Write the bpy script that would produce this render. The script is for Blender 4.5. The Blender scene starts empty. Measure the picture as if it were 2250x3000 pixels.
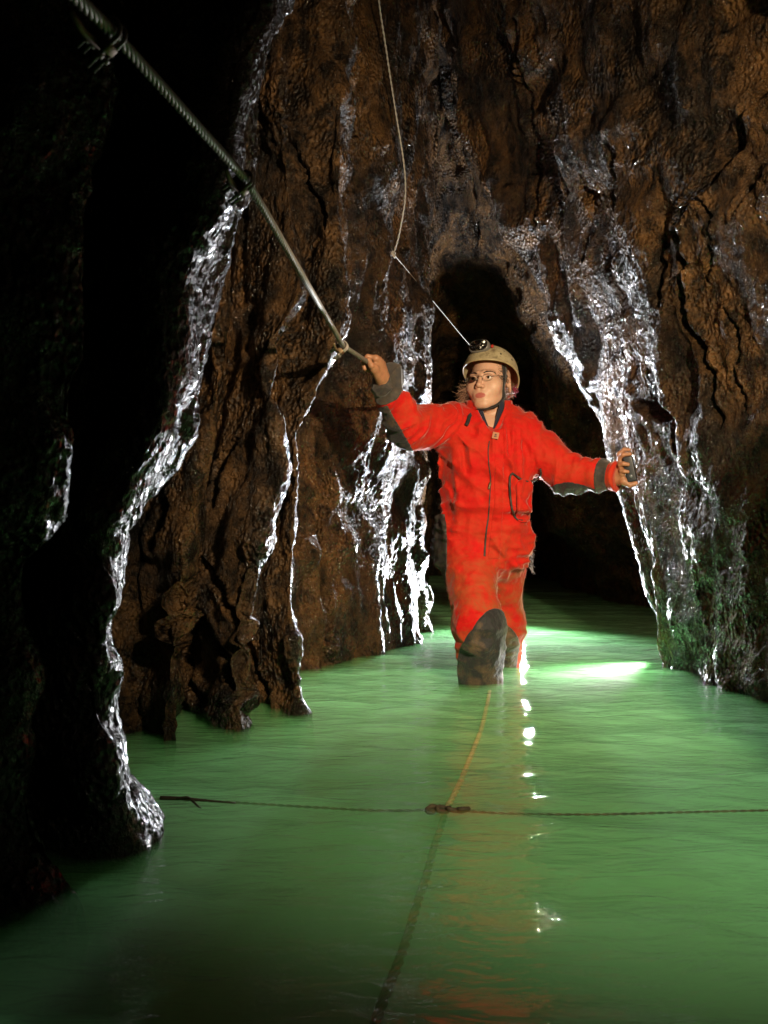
import bpy, math, random
import numpy as np
from mathutils import Vector

random.seed(7)
rng = np.random.default_rng(11)
scene = bpy.context.scene
col = scene.collection
R = math.radians

# ------------------------------------------------------------------ camera
CAM_H, FPX = 0.63, 2770.0            # lens height above the water (m); focal length in pixels of a 2250 x 3000 frame
cam_d = bpy.data.cameras.new('camera')
cam = bpy.data.objects.new('camera', cam_d)
col.objects.link(cam)
cam.location = (0, 0, CAM_H)
cam.rotation_euler = (R(90), 0, 0)
cam_d.sensor_fit = 'VERTICAL'
cam_d.sensor_height = 36.0
cam_d.lens = 36.0 * FPX / 3000.0
cam_d.clip_start = 0.05
cam_d.clip_end = 200
cam_d.dof.use_dof = True
cam_d.dof.focus_distance = 3.55
cam_d.dof.aperture_fstop = 9.0
scene.camera = cam

# ------------------------------------------------------------------ world: no daylight reaches this passage
world = bpy.data.worlds.new('World')
scene.world = world
world.use_nodes = True
bg = world.node_tree.nodes['Background']
bg.inputs['Color'].default_value = (0.02, 0.03, 0.05, 1)
bg.inputs['Strength'].default_value = 0.05

# ------------------------------------------------------------------ lights: the photographer's flashes and added fills
def spot(name, loc, aim, watts, cone, blend, radius, colour):
    d = bpy.data.lights.new(name, 'SPOT')
    d.energy = watts; d.spot_size = R(cone); d.spot_blend = blend
    d.shadow_soft_size = radius; d.color = colour
    o = bpy.data.objects.new(name, d); col.objects.link(o)
    o.location = loc
    o.rotation_euler = (Vector(aim) - Vector(loc)).to_track_quat('-Z', 'Y').to_euler()
    return o
# warm flash and added water fill to the right of the camera, white flashes and an added fill hidden behind the caver, one low behind the right rock
FRONT = spot('front_flash', (0.95, 0.50, 1.45), (0.46, 3.4, 1.12), 450, 70, 0.8, 0.02, (1.0, 0.77, 0.50))
WADE = spot('water_fill', (0.88, 0.40, 1.60), (0.46, 2.75, 0.0), 140, 66, 1.0, 0.03, (1.0, 0.90, 0.66))  # added fill that brightens the stream and the legs
BACK = spot('back_flash', (0.80, 5.60, 0.13), (0.66, 4.90, 0.86), 480, 136, 0.25, 0.015, (0.93, 0.95, 1.0))
UPPER = spot('upper_fill', (0.557, 4.90, 1.12), (0.55, 2.8, 1.6), 75, 140, 0.4, 0.015, (0.93, 0.95, 1.0))  # added lamp, put in for glints on the right wall
HIGH = spot('shoulder_flash', (0.53, 4.25, 0.95), (0.80, 3.0, 1.50), 26, 146, 0.3, 0.015, (0.93, 0.95, 1.0))
LOW = spot('low_flash', (1.17, 4.03, 0.075), (0.966, 3.903, 0.0), 170, 50, 1.0, 0.02, (1.0, 0.98, 0.95))

scene.view_settings.view_transform = 'Standard'
scene.view_settings.look = 'None'
scene.view_settings.exposure = 0.0
scene.view_settings.gamma = 1.0
scene.view_settings.use_curve_mapping = False
scene.render.engine = 'CYCLES'
cy = scene.cycles
cy.use_denoising = True
cy.max_bounces = 10
cy.diffuse_bounces = 3
cy.glossy_bounces = 3
cy.transmission_bounces = 6
cy.transparent_max_bounces = 12
cy.volume_bounces = 6
cy.sample_clamp_indirect = 4.0
cy.sample_clamp_direct = 0.0
cy.caustics_reflective = False
cy.caustics_refractive = False
cy.blur_glossy = 0.5

# ------------------------------------------------------------------ helpers
def P(px, py, Y):
    """point at distance Y in front of the lens that the photograph shows at pixel px, py"""
    return np.array([(px - 1125.0) / FPX * Y, Y, CAM_H + (1500.0 - py) / FPX * Y])

def _hash(ix, iy, iz, seed):
    h = (ix.astype(np.uint32) * np.uint32(374761393) + iy.astype(np.uint32) * np.uint32(668265263)
         + iz.astype(np.uint32) * np.uint32(2147483647 - 51) + np.uint32(seed * 1274126177 & 0xffffffff))
    h = (h ^ (h >> np.uint32(13))) * np.uint32(1274126177)
    h = (h ^ (h >> np.uint32(16))) * np.uint32(2246822519)
    return h ^ (h >> np.uint32(13))

_G = np.array([[1,1,0],[-1,1,0],[1,-1,0],[-1,-1,0],[1,0,1],[-1,0,1],[1,0,-1],[-1,0,-1],
               [0,1,1],[0,-1,1],[0,1,-1],[0,-1,-1],[1,1,0],[0,-1,1],[-1,1,0],[0,-1,-1]], np.float32)

def noise3(p, seed=0):
    """gradient noise, p (N,3) -> (N,) about -1..1"""
    p = np.asarray(p, np.float32)
    f = np.floor(p); i = f.astype(np.int64); t = p - f
    u = t * t * t * (t * (t * 6 - 15) + 10)
    out = np.zeros(len(p), np.float32)
    for dx in (0, 1):
        wx = u[:, 0] if dx else 1 - u[:, 0]
        for dy in (0, 1):
            wy = u[:, 1] if dy else 1 - u[:, 1]
            for dz in (0, 1):
                wz = u[:, 2] if dz else 1 - u[:, 2]
                g = _G[(_hash(i[:, 0] + dx, i[:, 1] + dy, i[:, 2] + dz, seed) & np.uint32(15)).astype(np.int64)]
                d = g[:, 0] * (t[:, 0] - dx) + g[:, 1] * (t[:, 1] - dy) + g[:, 2] * (t[:, 2] - dz)
                out += wx * wy * wz * d
    return out

def fbm(p, octaves=4, seed=0, gain=0.5, ridged=False):
    out = np.zeros(len(p), np.float32); a = 1.0; q = np.array(p, np.float32)
    for k in range(octaves):
        n = noise3(q, seed + k * 17)
        out += a * ((1 - 2 * np.abs(n)) if ridged else n)
        q = q * 2.03 + 7.1; a *= gain
    return out

def link_mesh(name, verts, faces, mat=None, parent=None, smooth=True, origin=None, mats=None, fmat=None):
    """one mesh object; verts in world metres; faces an int array (M,3|4) or a list of tuples"""
    verts = np.asarray(verts, np.float32).reshape(-1, 3)
    o0 = np.zeros(3, np.float32)
    if parent is not None:
        o0 = np.array(parent['_org'], np.float32)
    elif origin is not None:
        o0 = np.array(origin, np.float32)
    me = bpy.data.meshes.new(name)
    if isinstance(faces, np.ndarray):
        n, k = faces.shape
        me.vertices.add(len(verts)); me.vertices.foreach_set('co', (verts - o0).ravel())
        me.loops.add(n * k); me.loops.foreach_set('vertex_index', faces.astype(np.int32).ravel())
        me.polygons.add(n); me.polygons.foreach_set('loop_start', np.arange(0, n * k, k, dtype=np.int32))
        me.polygons.foreach_set('loop_total', np.full(n, k, np.int32))
        me.update(calc_edges=True)
    else:
        me.from_pydata((verts - o0).tolist(), [], faces)
    if smooth:
        me.polygons.foreach_set('use_smooth', np.ones(len(me.polygons), bool))
    for m in (mats or ([mat] if mat else [])):
        me.materials.append(m)
    if fmat is not None:
        me.polygons.foreach_set('material_index', np.asarray(fmat, np.int32))
    o = bpy.data.objects.new(name, me); col.objects.link(o)
    if parent is not None:
        o.parent = parent
        o['_org'] = [float(v) for v in o0]
    else:
        o.location = [float(v) for v in o0]
        o['_org'] = [float(v) for v in o0]
    return o

def thing(name, org, label, cat, group=None):
    o = bpy.data.objects.new(name, None); col.objects.link(o)
    o.empty_display_size = 0.1
    o.location = [float(v) for v in org]
    o['_org'] = [float(v) for v in org]
    o['label'] = label; o['category'] = cat
    if group: o['group'] = group
    return o

class Geo:
    """collects shapes into one mesh"""
    def __init__(s): s.v = []; s.f = []; s.n = 0; s.m = []
    def add(s, v, f, mi=0):
        v = np.asarray(v, float).reshape(-1, 3)
        s.v.append(v); s.f += [tuple(int(i) + s.n for i in q) for q in f]; s.m += [mi] * len(f); s.n += len(v)
    def build(s, name, mat=None, parent=None, mats=None, **k):
        return link_mesh(name, np.vstack(s.v), s.f, mat, parent, mats=mats, fmat=s.m if mats else None, **k)

def frames(pts):
    pts = np.asarray(pts, float)
    t = np.gradient(pts, axis=0); t /= np.linalg.norm(t, axis=1)[:, None] + 1e-12
    ref = np.array([0, 0, 1.0]) if abs(t[0][2]) < 0.9 else np.array([1.0, 0, 0])
    n = np.zeros_like(pts)
    a = np.cross(t[0], ref); n[0] = a / np.linalg.norm(a)
    for i in range(1, len(pts)):
        a = n[i-1] - t[i] * np.dot(n[i-1], t[i]); n[i] = a / (np.linalg.norm(a) + 1e-12)
    return t, n, np.cross(t, n)

def tube(g, pts, r, sides=8, mi=0, flat=(1, 1), caps=True):
    pts = np.asarray(pts, float); N = len(pts)
    t, n, b = frames(pts)
    rr = np.broadcast_to(np.asarray(r, float), (N,))
    a = np.linspace(0, 2 * math.pi, sides, endpoint=False)
    v = pts[:, None, :] + rr[:, None, None] * (flat[0] * np.cos(a)[None, :, None] * n[:, None, :] + flat[1] * np.sin(a)[None, :, None] * b[:, None, :])
    f = []
    for i in range(N - 1):
        for k in range(sides):
            k2 = (k + 1) % sides
            f.append((i*sides+k, i*sides+k2, (i+1)*sides+k2, (i+1)*sides+k))
    if caps:
        f.append(tuple(range(sides))[::-1]); f.append(tuple((N-1)*sides + k for k in range(sides)))
    g.add(v.reshape(-1, 3), f, mi)

def spline(pts, n=60):
    """Catmull-Rom through pts"""
    p = np.asarray(pts, float)
    p = np.vstack([2*p[0]-p[1], p, 2*p[-1]-p[-2]])
    out = []
    m = len(p) - 3
    for s in np.linspace(0, m - 1e-6, n):
        i = int(s); u = s - i
        a, b, c, d = p[i:i+4]
        out.append(0.5 * ((2*b) + (c-a)*u + (2*a-5*b+4*c-d)*u*u + (3*b-a-3*c+d)*u**3))
    return np.array(out)

def box(g, c, half, axes=np.eye(3), mi=0, bevel=0.0):
    c = np.asarray(c, float); h = np.asarray(half, float)
    if bevel <= 0:
        v = [c + axes.T @ (h * np.array([x, y, z])) for x in (-1, 1) for y in (-1, 1) for z in (-1, 1)]
        f = [(0,1,3,2),(4,6,7,5),(0,4,5,1),(2,3,7,6),(0,2,6,4),(1,5,7,3)]
        g.add(v, f, mi); return
    # rounded box: superellipsoid
    n1, n2 = 20, 12
    v = []; f = []
    e = bevel
    for i in range(n2 + 1):
        ph = -math.pi/2 + math.pi * i / n2
        for k in range(n1):
            th = 2*math.pi*(k + .5)/n1
            pw = lambda x: math.copysign(abs(x)**e, x)
            d = np.array([pw(math.cos(ph))*pw(math.cos(th)), pw(math.cos(ph))*pw(math.sin(th)), pw(math.sin(ph))])
            v.append(c + axes.T @ (h * d))
    for i in range(n2):
        for k in range(n1):
            k2 = (k+1) % n1
            f.append((i*n1+k, i*n1+k2, (i+1)*n1+k2, (i+1)*n1+k))
    g.add(v, f, mi)

# ------------------------------------------------------------------ materials
def new_mat(name):
    m = bpy.data.materials.new(name); m.use_nodes = True
    nt = m.node_tree
    return m, nt, nt.nodes['Principled BSDF']

def N(nt, t, **kw):
    n = nt.nodes.new(t)
    for k, v in kw.items():
        if k in n.inputs.keys(): n.inputs[k].default_value = v
        else: setattr(n, k, v)
    return n

def ramp(nt, stops):
    n = nt.nodes.new('ShaderNodeValToRGB')
    while len(n.color_ramp.elements) < len(stops): n.color_ramp.elements.new(0.5)
    for e, (p, c) in zip(n.color_ramp.elements, stops):
        e.position = p; e.color = (*c, 1) if len(c) == 3 else c
    return n

def coords(nt, scale=(1, 1, 1)):
    g = N(nt, 'ShaderNodeNewGeometry'); mp = N(nt, 'ShaderNodeMapping')
    mp.inputs['Scale'].default_value = scale
    nt.links.new(g.outputs['Position'], mp.inputs['Vector'])
    return mp.outputs['Vector']

def rock_material(name, warm, dark, rough, coat=1.0, bump=1.0):
    m, nt, b = new_mat(name); L = nt.links.new
    v1 = coords(nt, (1, 1, 0.45))
    v2 = coords(nt, (1, 1, 0.6))
    big = N(nt, 'ShaderNodeTexNoise', Scale=3.2, Detail=8.0, Roughness=0.62, Distortion=0.6)
    L(v1, big.inputs['Vector'])
    r1 = ramp(nt, [(0.36, dark), (0.50, tuple(0.55 * w + 0.45 * d for w, d in zip(warm, dark))), (0.66, warm)])
    L(big.outputs['Fac'], r1.inputs['Fac'])
    # dark manganese crust in blotches of every size, brown showing between them
    wob = N(nt, 'ShaderNodeTexNoise', Scale=7.0, Detail=8.0, Roughness=0.68)
    L(v2, wob.inputs['Vector'])
    add = N(nt, 'ShaderNodeVectorMath', operation='MULTIPLY_ADD')
    add.inputs[1].default_value = (0.22, 0.22, 0.22)
    L(wob.outputs['Color'], add.inputs[0]); L(v2, add.inputs[2])
    mid = N(nt, 'ShaderNodeTexNoise', Scale=15.0, Detail=9.0, Roughness=0.72, Distortion=0.7); L(coords(nt, (1, 1, 0.9)), mid.inputs['Vector'])
    vor = N(nt, 'ShaderNodeTexVoronoi', Scale=13.0, Randomness=1.0); L(add.outputs[0], vor.inputs['Vector'])
    vo2 = N(nt, 'ShaderNodeTexVoronoi', Scale=33.0, Randomness=1.0); L(add.outputs[0], vo2.inputs['Vector'])
    msk = N(nt, 'ShaderNodeTexNoise', Scale=2.6, Detail=5.0, Roughness=0.6); L(coords(nt, (1, 1, 0.8)), msk.inputs['Vector'])
    va_ = N(nt, 'ShaderNodeMath', operation='MULTIPLY_ADD'); va_.inputs[1].default_value = 0.30; L(vor.outputs['Distance'], va_.inputs[0]); L(mid.outputs['Fac'], va_.inputs[2])
    vb_ = N(nt, 'ShaderNodeMath', operation='MULTIPLY_ADD'); vb_.inputs[1].default_value = 0.22; L(vo2.outputs['Distance'], vb_.inputs[0]); L(va_.outputs[0], vb_.inputs[2])
    mx0 = N(nt, 'ShaderNodeMath', operation='MULTIPLY_ADD'); mx0.inputs[1].default_value = 0.75; L(msk.outputs['Fac'], mx0.inputs[0]); L(vb_.outputs[0], mx0.inputs[2])
    r2 = ramp(nt, [(0.42, (0.10, 0.11, 0.12)), (0.52, (0.75, 0.72, 0.68)), (0.72, (1.7, 1.5, 1.15))])
    off = N(nt, 'ShaderNodeMath', operation='ADD'); off.inputs[1].default_value = -0.60; L(mx0.outputs[0], off.inputs[0])
    L(off.outputs[0], r2.inputs['Fac'])
    mul = N(nt, 'ShaderNodeMix', data_type='RGBA', blend_type='MULTIPLY'); mul.inputs[0].default_value = 0.95
    L(r1.outputs['Color'], mul.inputs[6]); L(r2.outputs['Color'], mul.inputs[7])
    # pale mineral flecks
    fl = N(nt, 'ShaderNodeTexNoise', Scale=46.0, Detail=3.0, Roughness=0.6); L(v2, fl.inputs['Vector'])
    r3 = ramp(nt, [(0.66, (0, 0, 0)), (0.76, (1, 1, 1))]); L(fl.outputs['Fac'], r3.inputs['Fac'])
    mix = N(nt, 'ShaderNodeMix', data_type='RGBA'); mix.inputs[7].default_value = (0.34, 0.22, 0.12, 1)
    sc = N(nt, 'ShaderNodeMath', operation='MULTIPLY'); sc.inputs[1].default_value = 0.4
    L(r3.outputs['Color'], sc.inputs[0]); L(sc.outputs[0], mix.inputs[0])
    L(mul.outputs[2], mix.inputs[6]); L(mix.outputs[2], b.inputs['Base Color'])
    # wet film
    rr = ramp(nt, [(0.35, (rough,)*3), (0.75, (rough + 0.32,)*3)]); L(mid.outputs['Fac'], rr.inputs['Fac'])
    L(rr.outputs['Color'], b.inputs['Roughness'])
    b.inputs['Specular IOR Level'].default_value = 0.2
    b.inputs['Coat Weight'].default_value = coat
    b.inputs['Coat Roughness'].default_value = 0.065
    b.inputs['Coat IOR'].default_value = 1.5
    # relief: runnels, pits, grain
    run = N(nt, 'ShaderNodeTexNoise', Scale=26.0, Detail=6.0, Roughness=0.62, Distortion=0.8); L(coords(nt, (1.3, 1.3, 0.8)), run.inputs['Vector'])
    pit = N(nt, 'ShaderNodeTexVoronoi', Scale=75.0, feature='SMOOTH_F1'); L(coords(nt, (1.1, 1.1, 0.85)), pit.inputs['Vector'])
    gr = N(nt, 'ShaderNodeTexNoise', Scale=190.0, Detail=2.0, Roughness=0.6); L(coords(nt, (1, 1, 0.95)), gr.inputs['Vector'])
    b1 = N(nt, 'ShaderNodeBump', Strength=0.6 * bump, Distance=0.04); L(run.outputs['Fac'], b1.inputs['Height'])
    b2 = N(nt, 'ShaderNodeBump', Strength=0.9 * bump, Distance=0.032); L(pit.outputs['Distance'], b2.inputs['Height']); L(b1.outputs['Normal'], b2.inputs['Normal'])
    b3 = N(nt, 'ShaderNodeBump', Strength=1.0 * bump, Distance=0.06); L(gr.outputs['Fac'], b3.inputs['Height']); L(b2.outputs['Normal'], b3.inputs['Normal'])
    dm = N(nt, 'ShaderNodeTexNoise', Scale=5.0, Detail=5.0, Roughness=0.65); L(coords(nt), dm.inputs['Vector'])
    dr = ramp(nt, [(0.40, (0.22,)*3), (0.62, (bump,)*3)]); L(dm.outputs['Fac'], dr.inputs['Fac']); L(dr.outputs['Color'], b3.inputs['Strength'])
    cw = ramp(nt, [(0.34, (coat * 0.25,)*3), (0.50, (coat,)*3)]); L(dm.outputs['Fac'], cw.inputs['Fac']); L(cw.outputs['Color'], b.inputs['Coat Weight'])
    L(b3.outputs['Normal'], b.inputs['Normal'])
    L(b3.outputs['Normal'], b.inputs['Coat Normal'])
    return m

M = {}
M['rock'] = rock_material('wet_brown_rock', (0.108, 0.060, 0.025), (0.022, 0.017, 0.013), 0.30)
M['rock_dark'] = rock_material('wet_dark_rock', (0.016, 0.010, 0.0065), (0.006, 0.005, 0.0045), 0.26)  # dark wet rock, lowered further to put near-left shade into the colour
M['bed'] = rock_material('silt_bed', (0.30, 0.20, 0.08), (0.16, 0.11, 0.05), 0.6, coat=0.0, bump=0.5)

def plain(name, colour, rough=0.6, metal=0.0, bump=None, var=None, stops=(0.40, 0.70), **kw):
    m, nt, b = new_mat(name); L = nt.links.new
    b.inputs['Base Color'].default_value = (*colour, 1)
    b.inputs['Roughness'].default_value = rough
    b.inputs['Metallic'].default_value = metal
    for k, v in kw.items(): b.inputs[k.replace('_', ' ')].default_value = v
    if var:
        scale, amt, other = var
        n = N(nt, 'ShaderNodeTexNoise', Scale=scale, Detail=6.0, Roughness=0.65); L(coords(nt), n.inputs['Vector'])
        r = ramp(nt, [(stops[0], colour), (stops[1], tuple(c * (1 - amt) + o * amt for c, o in zip(colour, other)))])
        L(n.outputs['Fac'], r.inputs['Fac']); L(r.outputs['Color'], b.inputs['Base Color'])
    if bump:
        n = N(nt, 'ShaderNodeTexNoise', Scale=bump[0], Detail=5.0, Roughness=0.6); L(coords(nt), n.inputs['Vector'])
        bp = N(nt, 'ShaderNodeBump', Strength=bump[1], Distance=bump[2]); L(n.outputs['Fac'], bp.inputs['Height'])
        L(bp.outputs['Normal'], b.inputs['Normal'])
    return m

# ------------------------------------------------------------------ the passage walls
# each control line runs up the wall: (height, x, y); lines are listed along the passage, left near -> far end -> right near
def L_px(Y, pts):
    """control line given by where its edge stands in the photograph, at its own distance Y (number or (bottom, top))"""
    out = []
    for py, px in pts:
        y = Y if not isinstance(Y, tuple) else Y[0] + (Y[1] - Y[0]) * np.clip((2000 - py) / 2000.0, 0, 1.2)
        q = P(px, py, y); out.append((q[2], q[0], q[1]))
    out.sort()
    return np.array(out)
def L_w(pts): return np.array(sorted(pts))

CTRL = [
 # name of the segment that starts here, control line
 ('near', L_w([(0, -0.7, -1.8)])),
 ('near', L_w([(0, -1.15, -0.6)])),
 ('b0', L_w([(0, -0.95, 0.7)])),
 ('b0', L_w([(0, -0.86, 1.25), (1.2, -0.80, 1.25)])),
 ('b0', L_px(1.6, [(-400, 300), (240, 285), (500, 258), (800, 265), (1080, 262), (1300, 215), (1500, 165), (1750, 70), (2000, 35), (2250, 60), (2400, 150), (2600, 240)])),
 ('b0', L_w([(0, -0.98, 1.75)])),
 ('b1', L_w([(0, -1.02, 1.9)])),
 ('b1', L_px((1.72, 1.85), [(-300, 800), (0, 770), (200, 700), (450, 650), (600, 590), (800, 490), (1000, 478), (1200, 468), (1300, 430), (1420, 370), (1550, 305), (1800, 298), (2050, 282), (2200, 286), (2400, 300), (2560, 300)])),
 ('b1', L_px((1.95, 2.12), [(-300, 852), (0, 822), (200, 738), (450, 715), (600, 680), (800, 590), (1000, 554), (1250, 512), (1330, 492), (1430, 402), (1550, 328), (1800, 318), (2050, 303), (2200, 366), (2300, 426), (2400, 480), (2560, 418)])),
 ('b1', L_px((2.05, 2.22), [(-300, 852), (0, 822), (200, 735), (450, 715), (600, 682), (800, 592), (1000, 552), (1250, 510), (1330, 490), (1430, 395), (1550, 325), (1800, 312), (2050, 298), (2200, 355), (2300, 400), (2400, 450), (2560, 410)])),
 ('b1', L_w([(0, -1.0, 2.32), (2.0, -0.6, 2.45)])),
 ('b2', L_w([(0, -1.0, 2.5), (2.0, -0.62, 2.6)])),
 ('b2', L_px((2.78, 3.08), [(-300, 560), (300, 560), (780, 540), (1000, 545), (1250, 480), (1500, 420), (2000, 410), (2150, 430)])),
 ('b2', L_px((2.60, 2.95), [(-300, 650), (300, 650), (780, 655), (870, 650), (960, 640), (1090, 650), (1240, 618), (1500, 560), (1800, 520), (2150, 500)])),
 ('b2', L_px((3.06, 3.36), [(-300, 645), (300, 648), (780, 650), (870, 642), (960, 632), (1090, 640), (1240, 612), (1500, 570), (1800, 560), (2150, 560)])),
 ('b2', L_px((2.74, 3.08), [(-300, 830), (300, 820), (860, 874), (1000, 800), (1130, 788), (1270, 808), (1360, 840), (1600, 760), (1800, 720), (2130, 700)])),
 ('b2', L_px((3.12, 3.46), [(-300, 828), (300, 815), (860, 866), (1000, 792), (1130, 780), (1270, 800), (1360, 835), (1600, 765), (1800, 735), (2130, 730)])),
 ('b2', L_px((2.98, 3.42), [(-300, 1010), (300, 1000), (700, 985), (940, 985), (1050, 960), (1180, 900), (1280, 862), (1420, 868), (1600, 852), (1750, 848), (1900, 856), (2110, 876)])),
 ('b2', L_px((3.08, 3.55), [(-300, 1030), (300, 1020), (700, 1000), (940, 985), (1050, 950), (1180, 885), (1280, 845), (1420, 850), (1600, 838), (1750, 832), (1900, 838), (2110, 850)])),
 ('b2', L_px((3.45, 3.8), [(-300, 1040), (400, 1030), (800, 980), (1100, 840), (1500, 780), (2000, 790)])),
 ('b3', L_px((3.72, 4.0), [(-300, 1055), (400, 1050), (800, 1010), (1050, 890), (1500, 850), (1950, 850)])),
 ('b3', L_px((4.08, 4.25), [(-300, 1150), (400, 1140), (800, 1120), (1150, 1110), (1350, 1068), (1500, 1040), (1650, 1062), (1930, 1060)])),
 ('b3', L_px((4.56, 4.75), [(-300, 1245), (0, 1240), (400, 1225), (700, 1205), (900, 1245), (1150, 1258), (1250, 1240), (1350, 1222), (1500, 1195), (1700, 1200), (1870, 1238)])),
 ('b3', L_px((4.72, 4.95), [(-300, 1255), (400, 1230), (900, 1240), (1150, 1245), (1350, 1205), (1500, 1180), (1870, 1222)])),
 ('b4', L_px((4.98, 5.1), [(-300, 1265), (400, 1245), (900, 1250), (1350, 1232), (1600, 1238), (1750, 1249), (1845, 1254)])),
 ('b4', L_w([(0, 0.18, 5.3), (1.6, 0.2, 5.3), (3, 0.24, 5.25)])),
 ('end', L_w([(0, 0.30, 7.2), (1.6, 0.30, 7.0), (2.1, 0.3, 6.4), (2.5, 0.3, 5.85), (3.0, 0.29, 5.5), (4, 0.29, 5.3)])),
 ('end', L_w([(0, 0.46, 9.3), (1.4, 0.46, 9.0), (1.9, 0.45, 7.6), (2.45, 0.42, 6.2), (3.0, 0.36, 5.7), (4, 0.34, 5.45)])),
 ('end', L_w([(0, 1.0, 9.5), (1.4, 1.0, 9.2), (1.9, 0.85, 7.7), (2.3, 0.70, 6.5), (2.7, 0.56, 5.9), (3.3, 0.42, 5.55), (4, 0.38, 5.5)])),
 ('end', L_w([(0, 1.55, 9.0), (1.4, 1.5, 8.6), (1.9, 1.1, 7.0), (2.4, 0.82, 6.0), (2.9, 0.60, 5.6), (3.3, 0.44, 5.5), (4, 0.40, 5.4)])),
 ('far_right', L_px(8.0, [(1700, 1662), (1580, 1662), (1500, 1610)])),
 ('far_right', L_px((6.6, 6.2), [(600, 1425), (800, 1490), (1000, 1545), (1300, 1590), (1540, 1625), (1600, 1690), (1650, 1770), (1760, 1825), (1800, 1832)])),
 ('far_right', L_w([(0, 1.95, 5.9), (1.2, 1.75, 5.8), (1.6, 1.42, 5.6), (2.0, 1.05, 5.5), (2.6, 0.75, 5.35), (3.3, 0.50, 5.25), (4, 0.44, 5.2)])),
 ('far_right', L_w([(0, 2.05, 4.9), (1.0, 1.95, 5.0), (1.45, 1.55, 5.1), (1.8, 1.15, 5.15), (2.3, 0.80, 5.15), (3.2, 0.48, 5.15), (4, 0.45, 5.1)])),
 ('right', L_w([(0, 1.78, 4.22), (0.6, 1.70, 4.4), (1.0, 1.55, 4.65), (1.45, 1.25, 4.85), (1.8, 0.98, 4.98), (2.3, 0.70, 5.02), (3.2, 0.40, 5.05), (4, 0.38, 5.0)])),
 ('right', L_px((3.95, 4.95), [(-200, 1255), (0, 1275), (200, 1310), (480, 1405), (680, 1485), (740, 1550), (950, 1620), (1100, 1710), (1250, 1765), (1380, 1828), (1450, 1858), (1800, 1918), (1955, 1962)])),
 ('right', L_px((3.78, 4.3), [(-200, 1420), (0, 1470), (300, 1600), (600, 1690), (830, 1745), (1000, 1792), (1200, 1825), (1380, 1848), (1500, 1880), (1800, 1938), (1960, 1990)])),
 ('right', L_px((3.45, 3.62), [(-200, 1750), (300, 1800), (600, 1850), (900, 1900), (1200, 1940), (1380, 1985), (1600, 2050), (2000, 2115)])),
 ('right', L_px((3.15, 3.0), [(-200, 2180), (600, 2200), (1000, 2230), (1380, 2250), (1600, 2255), (2050, 2260)])),
 ('right_near', L_w([(0, 1.34, 2.6), (1.2, 1.28, 2.5), (2.0, 1.22, 2.4), (3.2, 1.1, 2.4)])),
 ('right_near', L_w([(0, 1.00, 1.85), (1.05, 1.03, 1.85), (1.17, 1.12, 1.85), (1.28, 1.36, 1.9), (3, 1.34, 1.9)])),  # unseen ledge, shaped to keep the front flash off the lower right rock
 ('right_near', L_w([(0, 1.00, 1.5), (1.14, 1.03, 1.5), (1.25, 1.12, 1.5), (1.36, 1.46, 1.5), (3, 1.45, 1.5)])),
 ('right_near', L_w([(0, 1.45, 0.9), (3, 1.5, 0.9)])),
 ('right_near', L_w([(0, 1.3, -0.6)])),
 ('right_near', L_w([(0, 0.8, -1.8)])),
]
Z0, Z1 = -0.65, 4.6
zs = np.concatenate([np.arange(Z0, -0.06, 0.04), np.arange(-0.06, 2.2, 0.0100), np.arange(2.2, 3.3, 0.016), np.arange(3.3, 3.5, 0.04), np.arange(3.5, Z1 + 0.01, 0.07)])
NZ = len(zs); NC = len(CTRL)
C = np.zeros((NC, NZ, 2))
for k, (_, ln) in enumerate(CTRL):
    C[k, :, 0] = np.interp(zs, ln[:, 0], ln[:, 1])
    C[k, :, 1] = np.interp(zs, ln[:, 0], ln[:, 2])
# columns per span, finer where the camera is near
cols = []
for k in range(NC - 1):
    Lm = np.linalg.norm(C[k+1] - C[k], axis=1)[(zs > 0) & (zs < 2.2)].mean()
    dist = max(0.6, np.linalg.norm((C[k] + C[k+1])[:, :].mean(axis=0) / 2))
    vis = CTRL[k][0] not in ('near',) and not (CTRL[k][0] == 'right_near' and C[k, NZ//2, 1] < 2.5)
    step = 0.0024 * dist if vis else 0.06
    step = max(step, 0.0085)
    n = int(np.clip(Lm / step, 4, 190))
    cols += [k + i / n for i in range(n)]
cols.append(NC - 1 - 1e-6)
cols = np.array(cols); ki = np.minimum(cols.astype(int), NC - 2); uu = (cols - ki)[:, None, None]
get = lambda i: C[np.clip(i, 0, NC - 1)]
p0, p1, p2, p3 = get(ki - 1), get(ki), get(ki + 1), get(ki + 2)
d = 0.32
XY = p1 + uu * d * (p2 - p0) + uu**2 * (-3*p1 + 3*p2 - 2*d*(p2 - p0) - d*(p3 - p1)) + uu**3 * (2*p1 - 2*p2 + d*(p2 - p0) + d*(p3 - p1))
NCOL = len(cols)
G = np.zeros((NCOL, NZ, 3)); G[:, :, :2] = XY; G[:, :, 2] = zs[None, :]
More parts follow.
